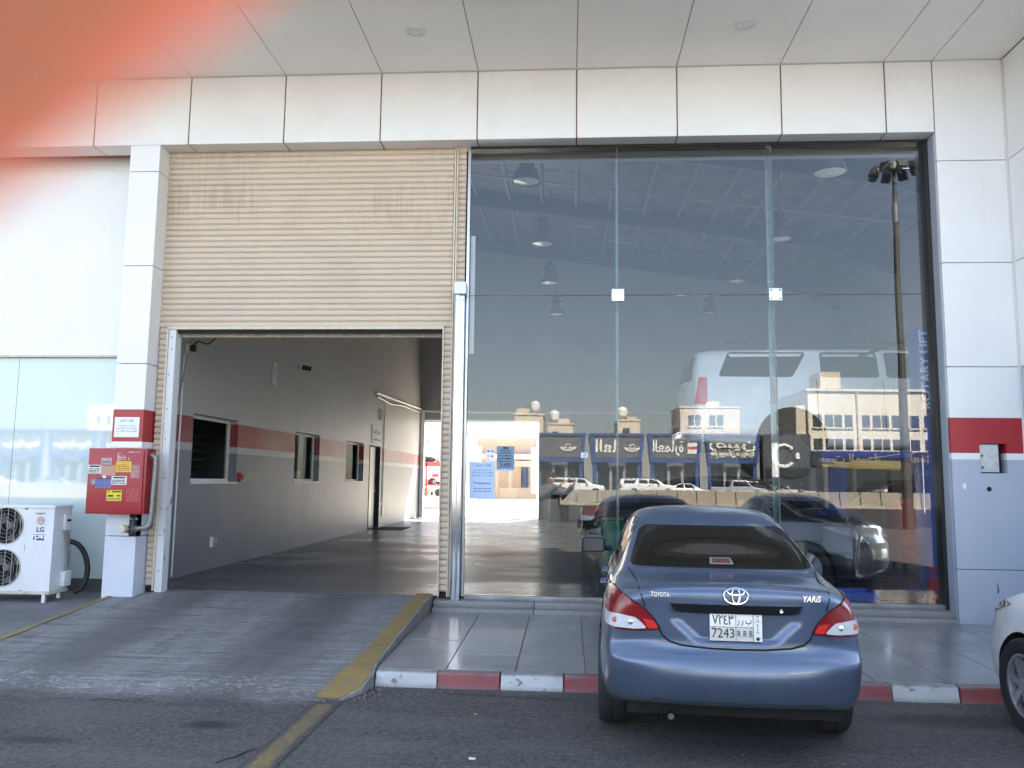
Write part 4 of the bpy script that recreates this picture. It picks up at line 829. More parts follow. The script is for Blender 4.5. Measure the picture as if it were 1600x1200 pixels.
def sedan(name, label, cat, loc, rz, pnt, group=None, detail=False):
    t = thing(name, label, cat, loc, rz, group, local=True)
    base = loft(SED_ST, SED_PR, SED_FR, sed_rear, sed_front)
    RW = .30
    b, bvh = make_body(t, base, pnt, [(s * .80, y, .29, .345) for s in (-1, 1) for y in (.93, 3.42)], sed_pre)
    for s in (-1, 1):
        for y in (.93, 3.42): wheel(t, s * .688, y, RW, RW, .185, s)
    # glazing
    patch(bvh, 'rear_window', rounded([(-.575, 1.04), (.575, 1.04), (.50, 1.24), (.45, 1.27), (-.45, 1.27), (-.50, 1.24)], .03), 'rear', M_cglass, t, .006, .04)
    patch(bvh, 'windshield', rounded([(-.64, .985), (.64, .985), (.52, 1.335), (-.52, 1.335)], .04), 'front', M_cglass, t, .002, .06)
    for s, vw in ((-1, 'left'), (1, 'right')):
        patch(bvh, 'side_window', rounded([(1.10, .99), (1.82, .985), (1.84, 1.315), (1.52, 1.305), (1.30, 1.235), (1.12, 1.08)], .03), vw, M_cglass, t, .003, .06)
        patch(bvh, 'side_window', rounded([(1.90, .985), (3.02, .96), (2.78, 1.15), (2.55, 1.28), (2.3, 1.315), (1.91, 1.318)], .03), vw, M_cglass, t, .003, .06)
        h = on_body(bvh, vw, 2.02, .86, 0)[0]
        for yy in (1.28, 2.05):
            p0 = on_body(bvh, vw, yy, .855)[0]; p1 = on_body(bvh, vw, yy + .16, .855)[0]; n_ = Vector((s, 0, 0)); MB().tube([p0, p0 + n_ * .035, p1 + n_ * .035, p1], .013, 8).build('door_handle', pnt, t, smooth=True)
        for yy in (1.86, ): seam(bvh, 'door_gap', [(yy, .28), (yy, .97)], vw, t)
        seam(bvh, 'door_gap', [(3.0, .28), (3.04, .60), (2.98, .93)], vw, t); seam(bvh, 'door_gap', [(1.30, .52), (1.12, .72), (1.06, .95)], vw, t)
        seam(bvh, 'sill_trim', [(1.32, .25), (3.0, .25)], vw, t, .008)
        # mirror
        mx = s * .865; mb = MB(); 
        mb.lathe([(0, 2.69), (.072, 2.69), (.083, 2.70), (.085, 2.75), (.07, 2.80), (.035, 2.84), (0, 2.85)], (mx, 0, MZ), 'Y', 20)
        for i, q in enumerate(mb.v): dx, dz = q[0] - mx, q[2] - MZ; r_ = math.hypot(dx, dz); k = 1.0; a_ = math.atan2(dz, dx); sq = 1 / max(abs(cos(a_)), abs(sin(a_))) * .90; mb.v[i] = (mx + dx * 1.42 * min(sq, 1.22), q[1], MZ + dz * .92 * min(sq, 1.22))
        mo = mb.build('mirror', pnt, t, smooth=True); mf = MB(); pts = [(mx + .10 * cos(a) * min(1.2, .88 / max(abs(cos(a)), abs(sin(a)))), 2.684, MZ + .062 * sin(a) * min(1.2, .88 / max(abs(cos(a)), abs(sin(a))))) for a in [2 * pi * k / 28 for k in range(28)]]
        mf.quad(*pts); mf.quad(*[(q[0], 2.6895, q[2]) for q in reversed(pts)]); mf.build('mirror_glass', mat('mirror_face', (.02, .03, .045), .03), mo)
        rim = MB(); rim.tube([(mx + (q[0] - mx) * 1.08, 2.688, MZ + (q[2] - MZ) * 1.10) for q in pts + pts[:1]], .008, 6, False); rim.build('mirror_rim', M_black, mo)
        MB().tube([(s * .70, 2.78, .97), (s * .83, 2.76, MZ - .02)], .022, 8).build('mirror_arm', M_black, mo)
        # lamps
        tl_ = [(-.705, .725), (-.735, .82), (-.73, .90), (-.665, .935), (-.59, .905), (-.51, .86), (-.45, .80), (-.415, .745), (-.56, .728)]
        q = [(-s * u, v) for u, v in tl_] if s == 1 else tl_
        qq = [(sum(u for u, _ in q) / len(q), sum(v for _, v in q) / len(q))][0]; patch(bvh, 'lamp_seal', rounded([(qq[0] + (u - qq[0]) * 1.045, qq[1] + (v - qq[1]) * 1.06) for u, v in q], .02), 'rear', M_well, t, .004, .035, .02)
        to = patch(bvh, 'tail_light', rounded(q, .02), 'rear', M_tail, t, .012, .035, .03)
        q2 = [(-.72, .735), (-.722, .80), (-.64, .812), (-.55, .802), (-.515, .775), (-.487, .745), (-.56, .737)]; q3 = [(-.51, .80), (-.45, .79), (-.424, .75), (-.48, .745)]
        q2 = [(-u, v) for u, v in q2] if s == 1 else q2; q3 = [(-u, v) for u, v in q3] if s == 1 else q3
        patch(bvh, 'clear_lens', rounded(q2, .015), 'rear', M_tailw, to, .0165, .03, .004); patch(bvh, 'reflector', rounded(q3, .012), 'rear', M_tailb, to, .0155, .03, .004)
        for u in (-.66, -.575):
            pb, nb = on_body(bvh, 'rear', -u if s == 1 else u, .775, .018); MB().lathe([(.017, 0), (.014, -.005), (0, -.006)], tuple(pb), 'Y', 12).build('bulb', M_amber if u < -.6 else M_chrome, to)
        hl = [(.36, .60), (.60, .64), (.70, .72), (.715, .80), (.64, .79), (.48, .71)]; hl = [(s * u, v) for u, v in hl]
        ho = patch(bvh, 'headlight', rounded(hl, .03), 'front', mat('headlamp_lens', (.20, .20, .185), .1, .2, coat=1.), t, .008, .04, .02)
        gpatch = None
    patch(bvh, 'grille', rounded([(-.34, .53), (.34, .53), (.36, .60), (-.36, .60)], .02), 'front', M_black, t, .004, .06)
    patch(bvh, 'lower_grille', rounded([(-.42, .28), (.42, .28), (.38, .42), (-.38, .42)], .03), 'front', M_black, t, .004, .06)
    # rear trim
    patch(bvh, 'boot_garnish', [(-.36, .897), (.36, .897), (.335, .862), (-.335, .862)], 'rear', M_blackgl if not detail else mat('garnish_black', (.012, .013, .016), .3), t, .022, .06, .03)
    for s in (-1, 1):
        seam(bvh, 'boot_gap', [(s * .585, 1.02), (s * .545, .985), (s * .52, .93), (s * .50, .865)], 'rear', t, .0045)
    seam(bvh, 'boot_gap', [(-.418, .74), (-.405, .71), (-.37, .682), (-.30, .663), (-.15, .652), (0, .65), (.15, .652), (.30, .663), (.37, .682), (.405, .71), (.418, .74)], 'rear', t, .006)
    patch(bvh, 'rear_valance', rounded([(-.50, .335), (.50, .335), (.46, .368), (-.46, .368)], .015), 'rear', mat('valance_dark', (.02, .022, .03), .5), t, .002, .06)
    B(-.6, .6, .25, .7, .24, .30).build('underbody', M_well, t); MB().tube([(-.6, .93, .27), (.6, .93, .27)], .035, 10).build('axle_beam', M_steel, t); B(-.45, -.05, .36, .66, .21, .27).build('silencer', M_frame, t, bevel=.03)
    return t, bvh

yz = radians(-3.2)
car, cb_ = sedan('blue_sedan', 'slate blue sedan parked nose in before the showroom glass', 'car', (.935, 4.76, .0), yz, M_pblue, detail=True)
# badges, plate and lamp on the boot
pp, pn = on_body(cb_, 'rear', 0, .945, .004)
el = lambda a, c, cx=0, cz=0, n=32: [(cx + a * cos(2 * pi * k / n), pp[1] - .004, .945 + cz + c * sin(2 * pi * k / n)) for k in range(n + 1)]
em = MB()
for pts, r in ((el(.066, .044), .0055), (el(.021, .040), .0050), (el(.046, .0155, 0, .022), .0050)):
    em.tube(pts, r, 8, False)
em.build('emblem', M_chrome, car, smooth=True)
pb, _ = on_body(cb_, 'rear', -.43, .935, .003); text('boot_lettering', 'TOYOTA', .038, M_chrome, car, (-.415, pb[1] - .004, .938), right=(1, -.12, 0), ext=.003, bold=.0, width=.105)
pb, _ = on_body(cb_, 'rear', .44, .925, .003); text('boot_lettering', 'YARiS', .048, M_chrome, car, (.415, pb[1] - .004, .934), right=(1, .12, 0), ext=.003, bold=.0006, width=.10, shear=.2)
py = min(on_body(cb_, 'rear', u, v)[0][1] for u in (-.12, 0, .12) for v in (.70, .77, .84)) - .006
lp = B(-.143, .143, py - .004, py, .696, .846).build('number_plate', mat('plate_white', (.80, .80, .78), .4), car, bevel=.002)
B(-.141, .093, py - .0045, py - .0035, .698, .772).build('plate_lower_field', mat('plate_grey', (.58, .57, .53), .4), lp)
pl = lambda x0, x1, z0, z1: B(x0, x1, py - .0058, py - .004, z0, z1).build('plate_line', M_ink, lp)
pl(-.138, .094, .7715, .7735); pl(-.001, .001, .699, .843); pl(.093, .0955, .699, .843); pl(.10, .138, .803, .8045)
TP = py - .0055
text('plate_text', '\u0667\u0662\u0664\u0663', .075, M_ink, lp, (-.070, TP, .808), ext=.0006, bold=.0006, width=.116); text('plate_text', ' '.join(reversed([arabic('ب'), arabic('ر'), arabic('ر')])), .05, M_ink, lp, (.047, TP, .808), ext=.0006, bold=.0006, width=.078)
text('plate_text', '7243', .074, M_ink, lp, (-.070, TP, .736), ext=.0006, width=.122); text('plate_text', 'R R B', .048, M_ink, lp, (.048, TP, .736), ext=.0006, bold=.0004, width=.082)
for i, ch in enumerate('KSA'): text('plate_text', ch, .021, M_ink, lp, (.119, TP, .785 - i * .019), ext=.0006)
text('plate_text', '\u0627\u0644', .016, M_ink, lp, (.119, TP, .816), ext=.0006); MB().lathe([(.004, -.001), (0, -.0015)], (.119, TP, .833), 'Y', 10).build('plate_dot', M_ink, lp); MB().lathe([(.010, -.001), (0, -.0015)], (.119, TP, .712), 'Y', 14).build('plate_dot', M_ink, lp)
for u in (-.125, .085): MB().lathe([(.005, -.002), (0, -.003)], (u, py - .004, .771), 'Y', 8).build('plate_screw', M_steel, lp)
kp, _ = on_body(cb_, 'rear', .24, .877, .024); MB().lathe([(.011, -.004), (.009, -.007), (0, -.006)], tuple(kp), 'Y', 14).build('boot_lock', M_chrome, car)
bp, bn = on_body(cb_, 'rear', -.005, 1.075, .001)
bl = patch(cb_, 'brake_light', rounded([(-.075, 1.055), (.075, 1.055), (.062, 1.088), (-.066, 1.088)], .006), 'rear', mat('brake_housing', (.20, .19, .18), .5), car, .009, .03, .004); patch(cb_, 'brake_lens', rounded([(-.060, 1.060), (.060, 1.060), (.052, 1.083), (-.054, 1.083)], .006), 'rear', mat('brake_lens', (.10, .035, .03), .3), bl, .011, .03, .003)
MB().tube([(-.36, .16, .27), (-.36, .10, .265)], .018, 10).build('exhaust', M_chrome, car, smooth=True)

wcar, wb_ = sedan('white_sedan', 'white sedan parked nose in at the right edge, only its front corner visible', 'car', (3.68, 2.27, 0), radians(0), M_pwhite)
wcar.scale = (1, 1.0, 1)
# dark sedan inside, facing the glass
def heading(hx, hy): return math.atan2(hy, hx) - pi / 2
idk, _ = sedan('dark_sedan', 'dark grey sedan standing inside the workshop below the lifted white car', 'car', (.42, 12.72, .272), heading(.82, -.57), M_pdark)
copy_tree(idk, loc=(7.9, 15.2, .272), rz=heading(-1, -.05), slots={'dark_grey_paint': M_pblack})['label'] = 'black sedan deep inside the workshop, nose towards the left'

# ---- large SUV
SUV_ST = [(0, .45, .87, 1.28, .80, 1.735, .66, 1), (.25, .43, .94, 1.29, .87, 1.785, .715, 1), (.8, .40, .955, 1.30, .885, 1.80, .735, 1), (2.0, .38, .955, 1.30, .885, 1.805, .74, 1), (3.0, .38, .955, 1.29, .885, 1.80, .74, 1), (3.35, .38, .955, 1.28, .885, 1.76, .75, 1), (3.65, .38, .955, 1.26, .885, 1.60, .78, 1), (3.95, .38, .955, 1.24, .885, 1.38, .82, .8), (4.1, .38, .955, 1.20, .88, 1.28, .82, .15), (4.5, .38, .95, 1.16, .8, 1.235, .7, 0), (4.95, .40, .92, 1.10, .8, 1.17, .7, 0), (5.1, .42, .89, 1.04, .8, 1.08, .7, 0), (5.2, .44, .82, .97, .7, 1.0, .6, 0)]
SUV_PR = [.93, .975, 1.0, 1.0, .99, .985, .975, .955, .93]; SUV_FR = [0, .08, .2, .32, .42, .55, .72, .88, 1]
def suv_rear(x, z):
    prof = float(np.interp(z, [.4, .5, .62, .72, .78, .95, 1.3, 1.7, 1.8], [.06, -.03, -.06, -.05, .02, .03, .05, .15, .22])); return prof + .13 * min(1, abs(x) / .88) ** 3.2
def suv_front(x, z): return float(np.interp(z, [.4, .6, .9, 1.0], [5.2, 5.26, 5.22, 5.15])) - .22 * min(1, abs(x) / .85) ** 2.6
def suv(name, label, loc, rz, pnt, group=None, drop=0):
    t = thing(name, label, 'car', loc, rz, group, local=True); RW = .385
    b, bvh = make_body(t, loft(SUV_ST, SUV_PR, SUV_FR, suv_rear, suv_front), pnt, [(s * .95, y, .44, .48) for s in (-1, 1) for y in (1.42, 4.3)])
    for s in (-1, 1):
        for y in (1.42, 4.3): wheel(t, s * .80, y, RW - drop, RW, .26, s, 6, drop > 0)
    patch(bvh, 'rear_window', rounded([(-.70, 1.30), (.70, 1.30), (.60, 1.66), (-.60, 1.66)], .05), 'rear', M_cglass, t, .003, .08)
    patch(bvh, 'windshield', rounded([(-.76, 1.30), (.76, 1.30), (.70, 1.69), (-.70, 1.69)], .05), 'front', M_cglass, t, .003, .08)
    for s, vw in ((-1, 'left'), (1, 'right')):
        for q in ([(.46, 1.345), (1.46, 1.335), (1.68, 1.70), (.62, 1.705)], [(1.84, 1.335), (2.62, 1.33), (2.62, 1.70), (1.86, 1.70)], [(2.72, 1.33), (3.75, 1.30), (3.30, 1.68), (2.72, 1.70)]): patch(bvh, 'side_window', rounded(q, .05), vw, M_cglass, t, .004, .09)
        patch(bvh, 'tail_light', rounded([(.14, .96), (.30, .96), (.31, 1.33), (.20, 1.34)], .02), vw, M_tailb, t, .006, .06)
        patch(bvh, 'headlight', rounded([(s * .52, .82), (s * .84, .84), (s * .85, .98), (s * .52, .96)], .02), 'front', mat('headlamp_lens', (.42, .42, .40), .08), t, .006, .08)
        MB().tube([(s * .70, .55, 1.80), (s * .70, .6, 1.84), (s * .70, 3.0, 1.85), (s * .70, 3.1, 1.80)], .02, 8).build('roof_rail', M_black, t)
        for yy in (2.66, 1.78): seam(bvh, 'door_gap', [(yy, .5), (yy, 1.3)], vw, t, .005)
        for yy in (1.9, 2.78): p0 = on_body(bvh, vw, yy, 1.18)[0]; MB().tube([p0, p0 + Vector((s * .04, 0, 0)), p0 + Vector((s * .04, .2, 0)), p0 + Vector((0, .2, 0))], .016, 6).build('door_handle', pnt, t)
        MB().lathe([(0, 3.5), (.09, 3.5), (.10, 3.56), (.05, 3.66), (0, 3.67)], (s * 1.06, 0, 1.36), 'Y', 14).build('mirror', pnt, t, smooth=True)
    patch(bvh, 'grille', rounded([(-.48, .80), (.48, .80), (.48, .98), (-.48, .98)], .02), 'front', M_black, t, .004, .1)
    B(-.42, .42, -.10, -.05, .60, .66).build('bumper_step', M_black, t); B(-.7, .7, .4, 4.9, .34, .42).build('underbody', M_well, t)
    return t
lift_z = 1.68
lsuv = suv('white_suv', 'white large SUV raised high on the blue two-post lift', (1.60, 12.35, lift_z), -pi / 2, M_pwhite, drop=.06)

# ---- two-post lift and workshop kit
lt = thing('two_post_lift', 'blue two-post car lift with white lettering on its near post', 'car lift', (4.43, 10.5, .272))
for y in (10.5, 14.2):
    po = MB().box(4.285, 4.575, y - .14, y - .10, .29, 3.5).box(4.285, 4.32, y - .10, y + .14, .29, 3.5).box(4.54, 4.575, y - .10, y + .14, .29, 3.5).build('post', M_blue, lt, bevel=.006); B(4.15, 4.7, y - .3, y + .3, .272, .29).build('base_plate', M_blue, lt)
    d = 1 if y < 12 else -1
    B(4.32, 4.54, y - .08, y + .2 * d + .08, lift_z + .12, lift_z + .5).build('carriage', M_blue, lt)
    for dx in (-1.2, 1.2): MB().tube([(4.43, y + .15 * d, lift_z + .26), (4.43 + dx, y + 1.2 * d, lift_z + .30)], .06, 8).build('arm', M_blue, lt); MB().lathe([(0, lift_z + .30), (.07, lift_z + .30), (.07, lift_z + .40), (0, lift_z + .40)], (4.43 + dx, y + 1.2 * d, 0), 'Z', 14).build('pad', M_black, lt)
text('post_lettering', 'ROTARY LIFT', .155, mat('lettering_white', (.75, .78, .85), .5), lt, (4.365, 10.356, 2.98), right=(0, 0, 1), up=(-1, 0, 0), ext=.001, bold=.004, width=.98)
MB().lathe([(.035, -.003), (0, -.003)], (4.365, 10.358, 2.42), 'Y', 16).build('post_dot', M_redp, lt)
MB().tube([(4.43, 10.5, 3.45), (4.1, 10.9, 3.35), (3.4, 11.6, 3.05), (3.2, 11.9, 3.0)], .025, 8).build('hose', M_black, lt)
for x, lab in ((4.13, 'red jack stand beside the blue lift post, nearer the glass joint'), (4.36, 'red jack stand beside the dark window frame')):
    j = thing('jack_stand', lab, 'jack stand', (x, 9.85, .272), group='red jack stands inside the glass')
    for a in range(4): q = pi / 4 + a * pi / 2; MB().tube([(x + .11 * cos(q), 9.85 + .11 * sin(q), .275), (x + .03 * cos(q), 9.85 + .03 * sin(q), .52)], .014, 6).build('leg', M_redp, j)
    MB().prism([(-.0 + x - .12, .275), (x + .12, .275), (x + .045, .52), (x - .045, .52)], 'y', 9.80, 9.812).build('side_plate', M_redp, j); MB().tube([(x, 9.85, .45), (x, 9.85, .62)], .02, 8).build('post', M_redp, j); B(x - .045, x + .045, 9.82, 9.88, .62, .65).build('saddle', M_redp, j)
cabn = thing('tool_cabinet', 'red rolling tool cabinet behind the dark sedan in the workshop', 'cabinet', (5.4, 13.1, .272))
B(4.95, 5.85, 12.85, 13.4, .42, 1.35).build('body', M_redp, cabn, bevel=.01)
for i in range(5): B(4.98, 5.82, 12.83, 12.85, .46 + i * .17, .60 + i * .17).build('drawer', M_redp, cabn, bevel=.004)
for x in (5.02, 5.78):
    for y in (12.92, 13.33): MB().lathe([(0, -.02), (.06, -.02), (.06, .02), (0, .02)], (x, y, .335), 'X', 14).build('castor', M_black, cabn)
bj = thing('blue_drip_tray', 'blue oil drip tray lying on the floor just inside the glass', 'tray', (3.1, 10.0, .272)); B(2.75, 3.5, 9.75, 10.15, .272, .29).build('base', M_blue, bj); 
for a in ((2.75, 3.5, 9.75, 9.77), (2.75, 3.5, 10.13, 10.15), (2.75, 2.77, 9.77, 10.13), (3.48, 3.5, 9.77, 10.13)): B(*a, .29, .36).build('side', M_blue, bj)
gb = thing('green_bin', 'green plastic bin behind the blue sedan roof, inside the glass', 'bin', (.60, 11.4, .272)); MB().lathe([(0, .28), (.12, .28), (.15, 1.0), (.165, 1.0), (.165, 1.04), (.14, 1.04), (.11, .32), (0, .32)], (.60, 11.4, 0), 'Z', 20).build('body', M_green, gb, smooth=True); B(.45, .75, 11.25, 11.55, 1.04, 1.09).build('lid', M_green, gb, bevel=.02)
tyr = thing('tyre_stack', 'stack of dark tyres against the workshop rear wall', 'tyres', (-.3, 26.6, .272))
for i in range(4): MB().lathe([(.2, -.09), (.3, -.1), (.33, 0), (.3, .1), (.2, .09)], (-.3, 26.6, .38 + i * .21), 'Z', 20, True).build('tyre', M_tyre, tyr, smooth=True)

# ------------------------------------------------------------------ outdoor unit, fire cabinet
au = thing('outdoor_unit', 'white two-fan air conditioner outdoor unit standing on steel legs', 'air conditioner', (-6.1, 9.0, .17))
ax0, ax1, ay0, ay1, az0, az1 = -6.62, -5.685, 8.90, 9.22, .27, 1.235
M_acw = mat('ac_white_enamel', (.66, .67, .69), .4, var=(2.5, .08), bump=(2, .08, .01))
fa = MB(); FC = [(-6.235, 1.005), (-6.235, .545)]; FR_ = .205
# front plate with two round openings
def ring_plate(mb, cx, cz, r, x0, x1, z0, z1, y, n=40):
    o_ = []; i_ = []
    for k in range(n):
        a = 2 * pi * k / n; c_, s_ = cos(a), sin(a); sx = (x1 - cx if c_ > 0 else x0 - cx) / c_ if abs(c_) > 1e-6 else 1e9; sz = (z1 - cz if s_ > 0 else z0 - cz) / s_ if abs(s_) > 1e-6 else 1e9; t = min(abs(sx), abs(sz)); o_.append((cx + c_ * t, y, cz + s_ * t)); i_.append((cx + c_ * r, y, cz + s_ * r))
    b = len(mb.v); mb.v += o_ + i_ + [(q[0], y + .05, q[2]) for q in i_]
    for k in range(n): k2 = (k + 1) % n; mb.f.append((b + k, b + k2, b + n + k2, b + n + k)); mb.f.append((b + n + k, b + n + k2, b + 2 * n + k2, b + 2 * n + k))
ring_plate(fa, *FC[0], FR_, ax0, -6.0, .775, 1.20, ay0); ring_plate(fa, *FC[1], FR_, ax0, -6.0, .30, .775, ay0)
fa.box(-6.0, ax1, ay0, ay0 + .01, .30, 1.20); fa.box(ax1 - .01, ax1, ay0 + .01, ay1, .30, 1.20); fa.box(ax0, ax0 + .01, ay0 + .05, ay1, .30, 1.20); fa.box(ax0, ax1, ay1 - .01, ay1, .30, 1.20)
fa.build('casing', M_acw, au); B(ax0 - .01, ax1 + .012, ay0 - .012, ay1 + .01, 1.20, 1.235).build('lid', M_acw, au, bevel=.008); B(ax0 - .01, ax1 + .01, ay0 - .01, ay1 + .01, .265, .30).build('base_pan', mat('ac_base', (.50, .47, .42), .6, var=(10, .3)), au, bevel=.004)
B(ax0 + .02, ax1 - .05, ay0 + .20, ay0 + .21, .31, 1.19).build('coil', M_dark, au)
for cx, cz in FC:
    gr_ = MB()
    for rr in (.05, .09, .13, .17, .200): gr_.tube([(cx + rr * cos(2 * pi * k / 28), ay0 - .006, cz + rr * sin(2 * pi * k / 28)) for k in range(29)], .0016 if rr < .2 else .006, 5, False)
    for k in (-.14, -.06, .02, .10, .17): h_ = math.sqrt(max(0, FR_ ** 2 - k * k)); gr_.tube([(cx + k, ay0 - .008, cz - h_), (cx + k, ay0 - .008, cz + h_)], .0035, 5)
    gr_.build('grille', mat('wire_grille', (.40, .38, .34), .5), au)
    fb_ = MB()
    for k in range(3):
        a = 2 * pi * k / 3 + .5
        for i in range(5):
            r0, r1 = .03 + .032 * i, .03 + .032 * (i + 1); w0, w1 = .30 + .09 * i, .30 + .09 * (i + 1)
            q = lambda rr, w_, d: (cx + rr * cos(a + w_), ay0 + .09 + d, cz + rr * sin(a + w_)); fb_.quad(q(r0, -w0 * .5, .03), q(r1, -w1 * .5, .035), q(r1, w1 * .7, -.03), q(r0, w0 * .7, -.025))
    fb_.lathe([(0, -.04), (.04, -.04), (.045, .03), (0, .03)], (cx, ay0 + .09, cz), 'Y', 16); fb_.build('fan', mat('fan_grey', (.13, .125, .12), .5), au)
for x in (ax0 + .08, ax1 - .06):
    for y in (ay0 + .02, ay1 - .03): B(x - .02, x + .02, y - .02, y + .02, .165, .265).build('leg', M_alud, au)
text('brand_lettering', 'LG', .075, mat('letter_grey', (.06, .06, .07), .4), au, (-5.835, ay0 - .001, .965), ext=.001, bold=.002)
lg = MB().lathe([(.048, 0), (.046, -.004), (0, -.004)], (-5.84, ay0 - .001, 1.068), 'Y', 28).build('logo', mat('faded_pink', (.50, .33, .33), .45), au)
lr = MB(); lr.tube([(-5.84 + .034 * cos(a), ay0 - .006, 1.068 + .034 * sin(a)) for a in [radians(40 + 290 * k / 20) for k in range(21)]], .0035, 5); lr.tube([(-5.84, ay0 - .006, 1.09), (-5.84, ay0 - .006, 1.05), (-5.82, ay0 - .006, 1.05)], .0035, 5); lr.tube([(-5.858, ay0 - .006, 1.083), (-5.855, ay0 - .006, 1.083)], .004, 5); lr.build('logo_line', M_acw, lg)
text('handwriting', '13/10/2012'.replace('2012', '10'), .032, M_ink, au, (-5.85, ay0 - .001, 1.142), right=(1, 0, .02), ext=.0003, bold=.0008, shear=-.1)
sp_ = B(-5.925, -5.765, ay0 - .0015, ay0, .845, .925).build('energy_sticker', M_paper, au)
for (x0, x1, z0, z1, m_) in ((-5.92, -5.77, .905, .922, mat('pale_blue_print', (.35, .42, .65), .5)), (-5.91, -5.892, .85, .895, M_beam), (-5.88, -5.85, .885, .9, M_beam), (-5.875, -5.78, .85, .872, M_beam), (-5.84, -5.825, .876, .89, M_beam), (-5.80, -5.785, .88, .9, M_beam)): B(x0, x1, ay0 - .0025, ay0 - .001, z0, z1).build('print', m_, sp_)
vb = B(ax1, ax1 + .035, ay0 + .16, ay0 + .28, .95, 1.13).build('terminal_cover', M_acw, au, bevel=.012); B(ax1 + .03, ax1 + .038, ay0 + .19, ay0 + .26, 1.05, 1.075).build('handle_slot', M_dark, vb)
B(ax1, ax1 + .06, ay0 + .17, ay0 + .31, .33, .50).build('valve_cover', M_acw, au, bevel=.015)
for dy in (.19, .24): MB().tube([(ax1 + .02, ay0 + dy, .95), (ax1 + .035, ay0 + dy + .02, .8), (ax1 + .04, ay0 + dy + .04, .6), (ax1 + .03, ay0 + dy + .03, .48)], .009, 6).build('cable', mat('grey_cable', (.2, .2, .19), .6), au)
MB().tube([(ax1 + .02 + .145 * sin(pi * k / 12 * .93), ay0 + .28 + .16 * sin(pi * k / 12 * .8), .82 - .57 * (1 - cos(pi * k / 12)) / 2) for k in range(13)], .03, 10).build('insulated_pipe', M_black, au, smooth=True)

fc = thing('fire_hose_cabinet', 'red steel fire hose cabinet covered in stickers on the slim pillar', 'cabinet', (-4.97, 8.94, 1.15))
B(-5.303, -4.637, 8.845, YF - .004, 1.152, 1.872).build('body', M_fire, fc, bevel=.006); dr = B(-5.285, -4.665, 8.83, 8.845, 1.165, 1.855).build('door', M_fire, fc, bevel=.004)
YD = 8.829
B(-4.68, -4.665, 8.826, 8.831, 1.18, 1.84).build('hinge', M_fire, dr); MB().lathe([(.036, 0), (.034, -.006), (.026, -.006), (.024, -.001), (0, -.001)], (-5.227, YD, 1.50), 'Y', 24).build('latch', M_steel, dr)
pxs = lambda u, v: (-5.303 + (u - 95) / 475 * .666, 1.872 - (v - 408) / 548 * .722)   # zoomed photo pixels -> door
def sticker(u0, v0, u1, v1, m_, marks, lab=None):
    x0, z1 = pxs(u0, v0); x1, z0 = pxs(u1, v1); o = B(x0, x1, YD - .0012, YD, z0, z1).build('sticker', m_, dr)
    if lab: o['label'] = lab
    mb = {}
    for (a, b_, c_, d_, mm) in marks: mb.setdefault(mm, MB()).box(x0 + (x1 - x0) * a, x0 + (x1 - x0) * c_, YD - .0022, YD - .0008, z1 - (z1 - z0) * d_, z1 - (z1 - z0) * b_)
    for mm, q in mb.items():
        if len(q.f) == 12:
            for i in (0, 1): h = MB(); h.v = q.v[8 * i:8 * i + 8]; h.f = q.f[:6]; h.build('print', mm, o)
        else: q.build('print', mm, o)
def rows(y0, y1, n, m_, k=6, seed=1):
    r = random.Random(seed); o = []
    for i in range(n):
        v0 = y0 + (y1 - y0) * i / n; v1 = v0 + (y1 - y0) / n * .62
        for j in range(k): a = .06 + .88 * j / k; o.append((a, v0, a + .88 / k * r.uniform(.45, .85), v1, m_))
    return o
M_lab = mat('label_white', (.66, .67, .64), .5); M_pk = mat('peeled_pink', (.42, .20, .20), .6, var=(30, .25)); M_yl = mat('label_yellow', (.68, .55, .03), .5); M_or = mat('label_orange', (.62, .36, .04), .5)
sticker(104, 548, 208, 620, M_lab, [(.1, .08, .9, .26, M_ink)] + rows(.42, .95, 3, M_ink, 7, 2), 'white sticker with black print'); sticker(300, 640, 424, 712, M_lab, [(.1, .08, .9, .26, M_ink)] + rows(.42, .95, 3, M_ink, 7, 5))
sticker(170, 655, 296, 740, mat('label_violet', (.20, .18, .36), .5), [(.05, .03, .95, .14, M_ink)] + rows(.2, .98, 4, M_inkb, 6, 7), 'violet sticker'); sticker(330, 515, 452, 606, M_yl, [(.05, .04, .9, .2, M_or)] + rows(.3, .95, 4, M_redp, 7, 3), 'yellow sticker with red print')
sticker(268, 757, 390, 845, M_yl, [(.35, .08, .95, .2, M_ink), (.06, .08, .2, .2, M_ink), (.08, .45, .45, .62, M_ink), (.68, .45, .92, .58, M_ink)] + rows(.72, .95, 2, M_green, 8, 4), 'bright yellow sticker with a black car drawing')
sticker(208, 548, 328, 636, mat('peach_paper', (.50, .27, .20), .6), []); sticker(204, 488, 292, 552, mat('torn_grey', (.42, .30, .31), .6, var=(40, .3)), [(.15, .5, .85, .6, M_ink)]); sticker(452, 545, 524, 655, M_pk, []); sticker(428, 740, 530, 852, mat('residue_red', (.38, .06, .065), .6, var=(40, .4)), [])
x_, z_ = pxs(373, 475); text('spray_mark', arabic('ردم'), .07, mat('spray_white', (.62, .45, .46), .6), dr, (x_, YD - .001, z_), ext=.0004, bold=.002)
for (u0, v0, u1, v1) in ((336, 448, 343, 505), (336, 498, 372, 505), (336, 448, 360, 453), (425, 436, 520, 443), (470, 432, 500, 447), (424, 490, 436, 502)): sticker(u0, v0, u1, v1, mat('spray_white', (.6, .45, .45)), [])
x_, z_ = pxs(240, 650); B(x_ - .02, x_ + .02, YD - .002, YD, z_ - .016, z_ + .016).build('sticker', M_paper, dr)
B(-5.1, -4.83, YF - .045, YF - .012, 1.874, 1.884).build('dirt_lip', M_shutd, fc)
